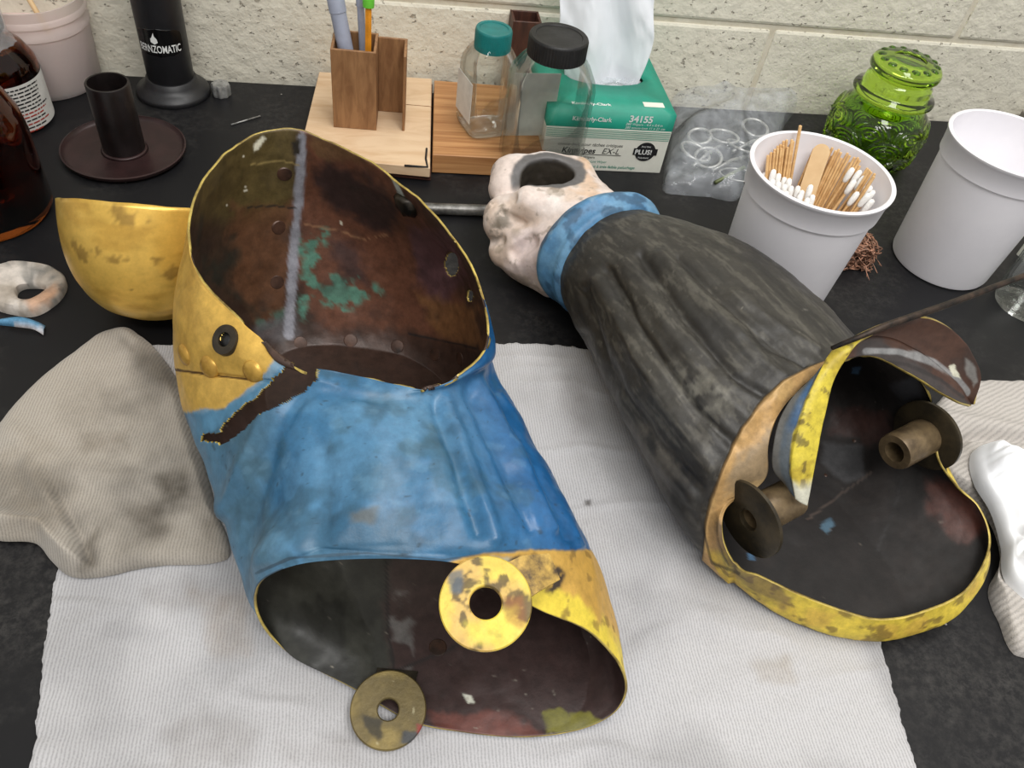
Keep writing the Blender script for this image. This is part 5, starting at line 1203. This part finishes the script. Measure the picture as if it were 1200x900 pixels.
nz, nt = 150, 260; zz = np.linspace(0.0008, .130, nz)[:, None] * np.ones((1, nt)); tt_ = np.ones((nz, 1)) * np.linspace(0, 2 * math.pi, nt, endpoint=False)[None]
r = jar_r(tt_, zz); Go = np.stack([gj[0] + r * np.cos(tt_), gj[1] + r * np.sin(tt_), zz * kz], -1)
zi = np.linspace(.130, .006, 40)[:, None] * np.ones((1, nt)); ti = np.ones((40, 1)) * np.linspace(0, 2 * math.pi, nt, endpoint=False)[None]
ri_ = crv(zi.ravel(), [0, .004, .012, .05, .085, .108, .118, .124, .130], np.array([.040, .046, .050, .0565, .0565, .0495, .0415, .0385, .038])).reshape(zi.shape)
Gi = np.stack([gj[0] + ri_ * np.cos(ti), gj[1] + ri_ * np.sin(ti), zi * kz], -1); G = np.concatenate([Go, Gi]); V = G.reshape(-1, 3); k = len(V)
V = np.vstack([V, [gj[0], gj[1], .0008], [gj[0], gj[1], .006 * kz]]); m = nz + 40
Fc = [list(f) for f in gridfaces(m, nt)] + [[(j + 1) % nt, j, k] for j in range(nt)] + [[(m - 1) * nt + j, (m - 1) * nt + (j + 1) % nt, k + 1] for j in range(nt)]
gjar = empty('green_glass_jar', gj, 'green pressed glass jar with embossed circles and domed lid by the wall', 'jar')
mesh_obj('jar_body', V, Fc, M['green'], gjar)
zl = .1302 * kz
prof = [(0, .0), (.040, 0), (.0500, .001), (.0530, .003), (.0535, .006), (.0515, .0085), (.0455, .011), (.0435, .016), (.0430, .022), (.0400, .026), (.0385, .028), (.0425, .032), (.0455, .036), (.0455, .041), (.0425, .046), (.036, .0495), (.027, .051), (.021, .0515), (.0205, .0495), (.014, .0490), (0, .0488)]
V, Fc = lathe(prof, 120, (gj[0], gj[1], zl)); th = np.arctan2(V[:, 1] - gj[1], V[:, 0] - gj[0]); rr_ = np.hypot(V[:, 0] - gj[0], V[:, 1] - gj[1])
mesh_obj('lid', V, Fc, M['green'], gjar, auto=60)
lid = gjar.children[-1]
for k in range(14):
    a = k * 2 * math.pi / 14; c = np.array([gj[0] + .0345 * math.cos(a), gj[1] + .0345 * math.sin(a), zl + .0488]); V, Fc = lathe([(0, .0022), (.003, .0018), (.0052, .0004), (.0056, -.001), (0, -.001)][::-1], 16, c); mesh_obj('glass_bead', V, Fc, M['green'], lid)

# ------------------------------------------------------------------ white tubs
bcz = .160
M['tubw'] = plain('white_tub_plastic', (238, 236, 240), .40, 0, .02, 12, bs=200, bstr=.05, c2=(230, 228, 233))
def white_tub(c, label):
    e = empty('plastic_pail', c, label, 'tub'); r0, r1, h = .0575, .0665, bcz
    V, Fc = lathe([(0, .002), (r0 * .90, .002), (r0 * .93, .0006), (r0 * .98, .0015), (r0, .005), (r1 - .0022, h - .028), (r1 + .0005, h - .0265), (r1 + .0022, h - .004), (r1 + .0040, h - .0025), (r1 + .0042, h), (r1 + .002, h + .0012), (r1 - .0002, h), (r1 - .0012, h - .026), (r1 - .0045, h - .030), (r0 - .0025, .0075), (r0 * .9, .005), (0, .005)], 110, c)
    mesh_obj('shell', V, Fc, M['tubw'], e, auto=50); return e
B1 = np.array([.4240, .6215, 0]); B2 = P(1100, 305)
white_tub(B1, 'white plastic tub holding cotton swabs and wooden sticks'); white_tub(B2, 'empty white plastic tub standing next to the green jar')
def swab(a, b, label, group, tip=True, tip2=False):
    L = np.linalg.norm(b - a); e = empty('cotton_swab', a, label, 'swab', group)
    V, Fc = lathe([(0, 0), (.0013, 0), (.0013, L), (0, L)], 8, a, b - a); mesh_obj('stick', V, Fc, M['swabwood'], e, auto=40)
    if tip:
        V, Fc = lathe([(.0012, L - .016), (.0025, L - .0138), (.0031, L - .009), (.0031, L - .004), (.0023, L - .0006), (0, L + .0006)], 12, a, b - a); mesh_obj('cotton_tip', V, Fc, M['cotton'], e)
rr = random.Random(12)
def inside(p, m=.006):
    d = p[:2] - B1[:2]; rmax = .0535 + (.0625 - .0535) * min(1, max(0, p[2] / bcz)) - m
    L = np.hypot(*d); 
    if L > rmax: p = p.copy(); p[:2] = B1[:2] + d / L * rmax
    return p
def foot(x, y, top=None, mean=None, k=.28):
    f = np.array([B1[0] + x, B1[1] + y, .0075])
    if top is not None: f[:2] += k * (top - mean)[:2]
    return f
def fan(lst, m): 
    t = [inside(P(*q), m) for q in lst]; return t, np.mean(t, 0)
def wstick(a, b, label, group, hw=.0014):
    d = unit(b - a); s_ = unit(np.cross(d, unit(CAM - b))); n_ = np.cross(s_, d); L = np.linalg.norm(b - a); pr = []
    if hw < .003:
        V, Fc = lathe([(0, 0), (hw, 0), (hw, L - .0006), (hw * .6, L), (0, L)], 8, a, b - a)
    else:
        n0 = 12; out = [(-hw, 0), (hw, 0)] + [(hw * math.cos(t), L - hw + hw * math.sin(t)) for t in np.linspace(0, math.pi, n0)]
        V = np.array([a + s_ * x + d * y + n_ * k * .0009 for k in (-1, 1) for x, y in out]); m = len(out)
        Fc = [list(range(m))[::-1], list(range(m, 2 * m))] + [[i, (i + 1) % m, m + (i + 1) % m, m + i] for i in range(m)]
    mesh_obj('wooden_stick', V, Fc, M['birch'] if hw > .003 else M['swabwood'], label=label, cat='stick', group=group, smooth=hw < .003, auto=40)
# every stick and swab in the tub: [foot, top, radius, tip radius, half width, maker]; they are first nudged
# apart so that none passes through another or through the wall of the tub, and only then built
specs = []
def plan(a, b, kind, label, group, r=.0014):
    specs.append(dict(a=np.array(a, float), b=np.array(b, float), kind=kind, label=label, group=group, r=r))
tipsF = [(899, 203), (905, 198), (912, 203), (906, 210), (913, 213), (918, 207), (920, 216), (912, 222), (922, 224), (928, 218), (917, 200), (925, 209), (936, 218), (944, 224), (938, 228), (948, 216), (947, 232), (940, 236), (952, 228)]
tops, mean = fan([(x, y, .128 + .004 * math.sin(7 * x)) for x, y in tipsF], .005)
for b in tops: plan(foot(-.022, -.026, b, mean, .8), b, 'swab', 'white cotton swab tip crowded at the front rim of the swab tub', 'swabs at the front of the swab tub', .0013)
tipsR = [(1000, 197, .150), (1012, 202, .150), (1018, 206, .148), (1022, 218, .145), (1030, 222, .145), (1024, 228, .142), (1014, 218, .142), (1008, 226, .138), (1004, 212, .143), (1030, 232, .140)]
tops, mean = fan(tipsR, .005)
for b in tops: plan(foot(.004, -.014, b, mean, .6), b, 'swab', 'white cotton swab leaning against the right rim among the bare sticks', 'swabs leaning right in the swab tub', .0013)
plan(foot(.000, -.008), inside(P(967, 158, .158), .006), 'spatula', 'broad flat rounded wooden spatula stick standing in the swab tub', None, .0009)
tops, mean = fan([(952, 154, .150), (959, 157, .152), (956, 170, .145), (986, 165, .155), (990, 166, .157), (983, 172, .15), (999, 173, .157), (995, 176, .15), (1008, 183, .157), (1011, 181, .158), (1004, 186, .15), (1028, 204, .158), (1030, 208, .157), (1026, 202, .156), (978, 178, .148), (1016, 190, .152), (974, 168, .155), (981, 164, .156), (993, 170, .155), (1003, 178, .156), (1013, 186, .157), (1020, 196, .155), (1024, 200, .157), (970, 178, .146)], .004)
for b in tops: plan(foot(.008, -.006, b, mean, .6), b, 'stick', 'thin bare wooden stick fanned out beside the flat spatula stick', 'bare sticks fanned beside the spatula')
tops, mean = fan([(889, 158, .150), (887, 165, .146), (898, 160, .152), (902, 158, .153), (908, 152, .156), (911, 153, .157), (914, 150, .158), (917, 152, .156), (905, 165, .15), (896, 172, .146), (893, 168, .147), (912, 162, .15), (900, 168, .149), (908, 160, .152), (886, 172, .145), (916, 160, .152)], .004)
for b in tops: plan(foot(-.002, -.002, b, mean, .6), b, 'stick', 'thin bare wooden stick bunched on the plastic bag side of the swab tub', 'bare sticks bunched near the bag')
plan(foot(.012, .012), inside(P(924, 128, .172), .003), 'stick', 'tallest bare wooden stick rising above the rim of the swab tub', None, .0017)
def spat_side(a, b): return unit(np.cross(unit(b - a), unit(CAM - b)))
def capsules(A, B):
    """all sticks as capsules: owner, start fraction, end fraction, radius, sideways offset"""
    own, f0, f1, rad, off = [], [], [], [], []
    for i, s_ in enumerate(specs):
        L = np.linalg.norm(B[i] - A[i])
        if s_['kind'] == 'spatula':
            sd = spat_side(A[i], B[i])
            for x in np.linspace(-.0076, .0076, 13):
                own.append(i); f0.append(0); f1.append(1 - (.0085 - math.sqrt(max(0, .0085 ** 2 - x ** 2))) / L); rad.append(.0013); off.append(sd * x)
        else:
            own.append(i); f0.append(0); f1.append(1); rad.append(s_['r'] + .00005); off.append(np.zeros(3))
            if s_['kind'] == 'swab': own.append(i); f0.append(1 - .0133 / L); f1.append(1 - .0027 / L); rad.append(.0032); off.append(np.zeros(3))
    return np.array(own), np.array(f0), np.array(f1), np.array(rad), np.array(off)
def wall_r(z): return np.where(z > bcz - .030, .0617 + (np.minimum(z, bcz) - bcz + .030) * .12, .0549 + (z - .0075) * (.0617 - .0549) / (bcz - .0375))
def relax(steps=1500):
    A = np.array([s_['a'] for s_ in specs]); B = np.array([s_['b'] for s_ in specs]); A0, B0 = A.copy(), B.copy(); worst = 0
    tr = np.array([.0033 if s_['kind'] == 'swab' else .0082 if s_['kind'] == 'spatula' else s_['r'] for s_ in specs]); fr_ = np.array([.0085 if s_['kind'] == 'spatula' else s_['r'] for s_ in specs])
    for it in range(steps):
        own, f0, f1, rad, off = capsules(A, B); I, J = np.triu_indices(len(own), 1); ok = own[I] != own[J]; I, J = I[ok], J[ok]
        D = B - A; p = A[own] + f0[:, None] * D[own] + off; q = A[own] + f1[:, None] * D[own] + off
        d1, d2, r = q[I] - p[I], q[J] - p[J], p[I] - p[J]
        a, e, f, c, b = (d1 * d1).sum(1), (d2 * d2).sum(1), (d2 * r).sum(1), (d1 * r).sum(1), (d1 * d2).sum(1); den = a * e - b * b
        s = np.clip(np.where(den > 1e-14, (b * f - c * e) / np.maximum(den, 1e-14), .5), 0, 1); t = (b * s + f) / e; tc = np.clip(t, 0, 1)
        s = np.where(t != tc, np.clip((b * tc - c) / a, 0, 1), s)
        v = r + s[:, None] * d1 - tc[:, None] * d2; dist = np.linalg.norm(v, axis=1); pen = rad[I] + rad[J] - dist
        m = pen > 0; worst = pen.max()
        if worst < 2e-5: break
        n_ = v[m] / (dist[m][:, None] + 1e-9) + 1e-6; mv = n_ * (pen[m] * .30)[:, None]
        ui = f0[I[m]] + s[m] * (f1 - f0)[I[m]]; uj = f0[J[m]] + tc[m] * (f1 - f0)[J[m]]
        dA, dB = np.zeros_like(A), np.zeros_like(B)
        for o_, u, sg in ((own[I[m]], ui, 1), (own[J[m]], uj, -1)):
            k = 1 / ((1 - u) ** 2 + u ** 2)
            np.add.at(dA, o_, sg * mv * ((1 - u) * k)[:, None]); np.add.at(dB, o_, sg * mv * (u * k)[:, None])
        lim = lambda x: x * np.minimum(1, .0015 / (np.linalg.norm(x, axis=1, keepdims=True) + 1e-9))
        A += lim(dA); B += lim(dB); A[:, 2] = .0072
        B[:, 2] = B0[:, 2] + np.clip(B[:, 2] - B0[:, 2], -.004, .004)
        for Q, rr_ in ((A, fr_), (B, tr)):
            d = Q[:, :2] - B1[:2]; L = np.linalg.norm(d, axis=1); mx = wall_r(Q[:, 2]) - rr_ - .0008; k = np.minimum(1, mx / (L + 1e-9)); Q[:, :2] = B1[:2] + d * k[:, None]
    for s_, a_, b_ in zip(specs, A, B): s_['a'], s_['b'] = a_, b_
    print('sticks relaxed', it, 'worst overlap mm', worst * 1000 * S, 'top shift mm', np.abs(B - B0).max(0) * 1000 * S)
relax()
for s_ in specs:
    if s_['kind'] == 'swab': swab(s_['a'], s_['b'], s_['label'], s_['group'])
    else: wstick(s_['a'], s_['b'], s_['label'], s_['group'], .0085 if s_['kind'] == 'spatula' else s_['r'])

# ------------------------------------------------------------------ copper scouring pad, beaker, bits
cp = P(990, 303); rr = np.random.RandomState(8); geos = []
for k in range(70):
    m = 40; t = np.linspace(0, 1, m); ph = rr.rand(3) * 6.28; fr3 = rr.uniform(4, 13, 3)
    pts = np.stack([.026 * np.sin(fr3[0] * t + ph[0]) * (.5 + .5 * rr.rand()), .024 * np.sin(fr3[1] * t + ph[1]) * (.5 + .5 * rr.rand()), .015 + .014 * np.sin(fr3[2] * t + ph[2])], -1)
    pts += (rr.rand(m, 3) - .5) * .004; pts[:, 2] = np.maximum(pts[:, 2], .0012); geos.append(tube(cp + pts, .00085, 4, caps=False))
for k in range(14):
    a = rr.rand() * 6.28; d = np.array([math.cos(a), math.sin(a), 0]); geos.append(tube(np.array([cp + d * .02 + [0, 0, .01], cp + d * .030 + [0, 0, .008 + rr.rand() * .006], cp + d * (.036 + .008 * rr.rand()) + [0, 0, .003]]), .0005, 4, caps=False))
V, Fc = join(*geos); mesh_obj('scouring_pad', V, Fc, plain('copper_wool', (206, 152, 124), .42, .3, .3, 200, bstr=0), label='tangled copper wool pad tucked behind the swab tub', cat='scouring pad')
bk2 = P(1199, 358); rb2 = .036
bkr = empty('glass_beaker', bk2, 'clear glass beaker beside the empty white tub', 'beaker')
V, Fc = lathe([(0, .0012), (rb2 * .9, .0008), (rb2, .005), (rb2, .075), (rb2 + .003, .079), (rb2 + .001, .079), (rb2 - .0022, .075), (rb2 - .0022, .007), (rb2 * .85, .004), (0, .004)], 72, bk2); mesh_obj('glass_body', V, Fc, M['glass'], bkr, auto=50)
V, Fc = tube([P(1063, 158, .001), P(1069, 168, .001)], .0007, 6); mesh_obj('wood_splinter', V, Fc, M['walnut'], label='tiny dark splinter on the bench below the green jar', cat='splinter')
V, Fc = box(P(1214, 297, .012), (.020, .030, .024), .001, .2); mesh_obj('white_block', V, Fc, M['cardwhite'], label='small white block behind the glass beaker', cat='block', smooth=False)
V, Fc = box(P(1212, 146, .014), (.034, .040, .028), .002, .1); mesh_obj('grey_block', V, Fc, plain('grey_stone', (168, 160, 148), .7), label='small grey block at the wall behind the empty white tub', cat='block', smooth=False)
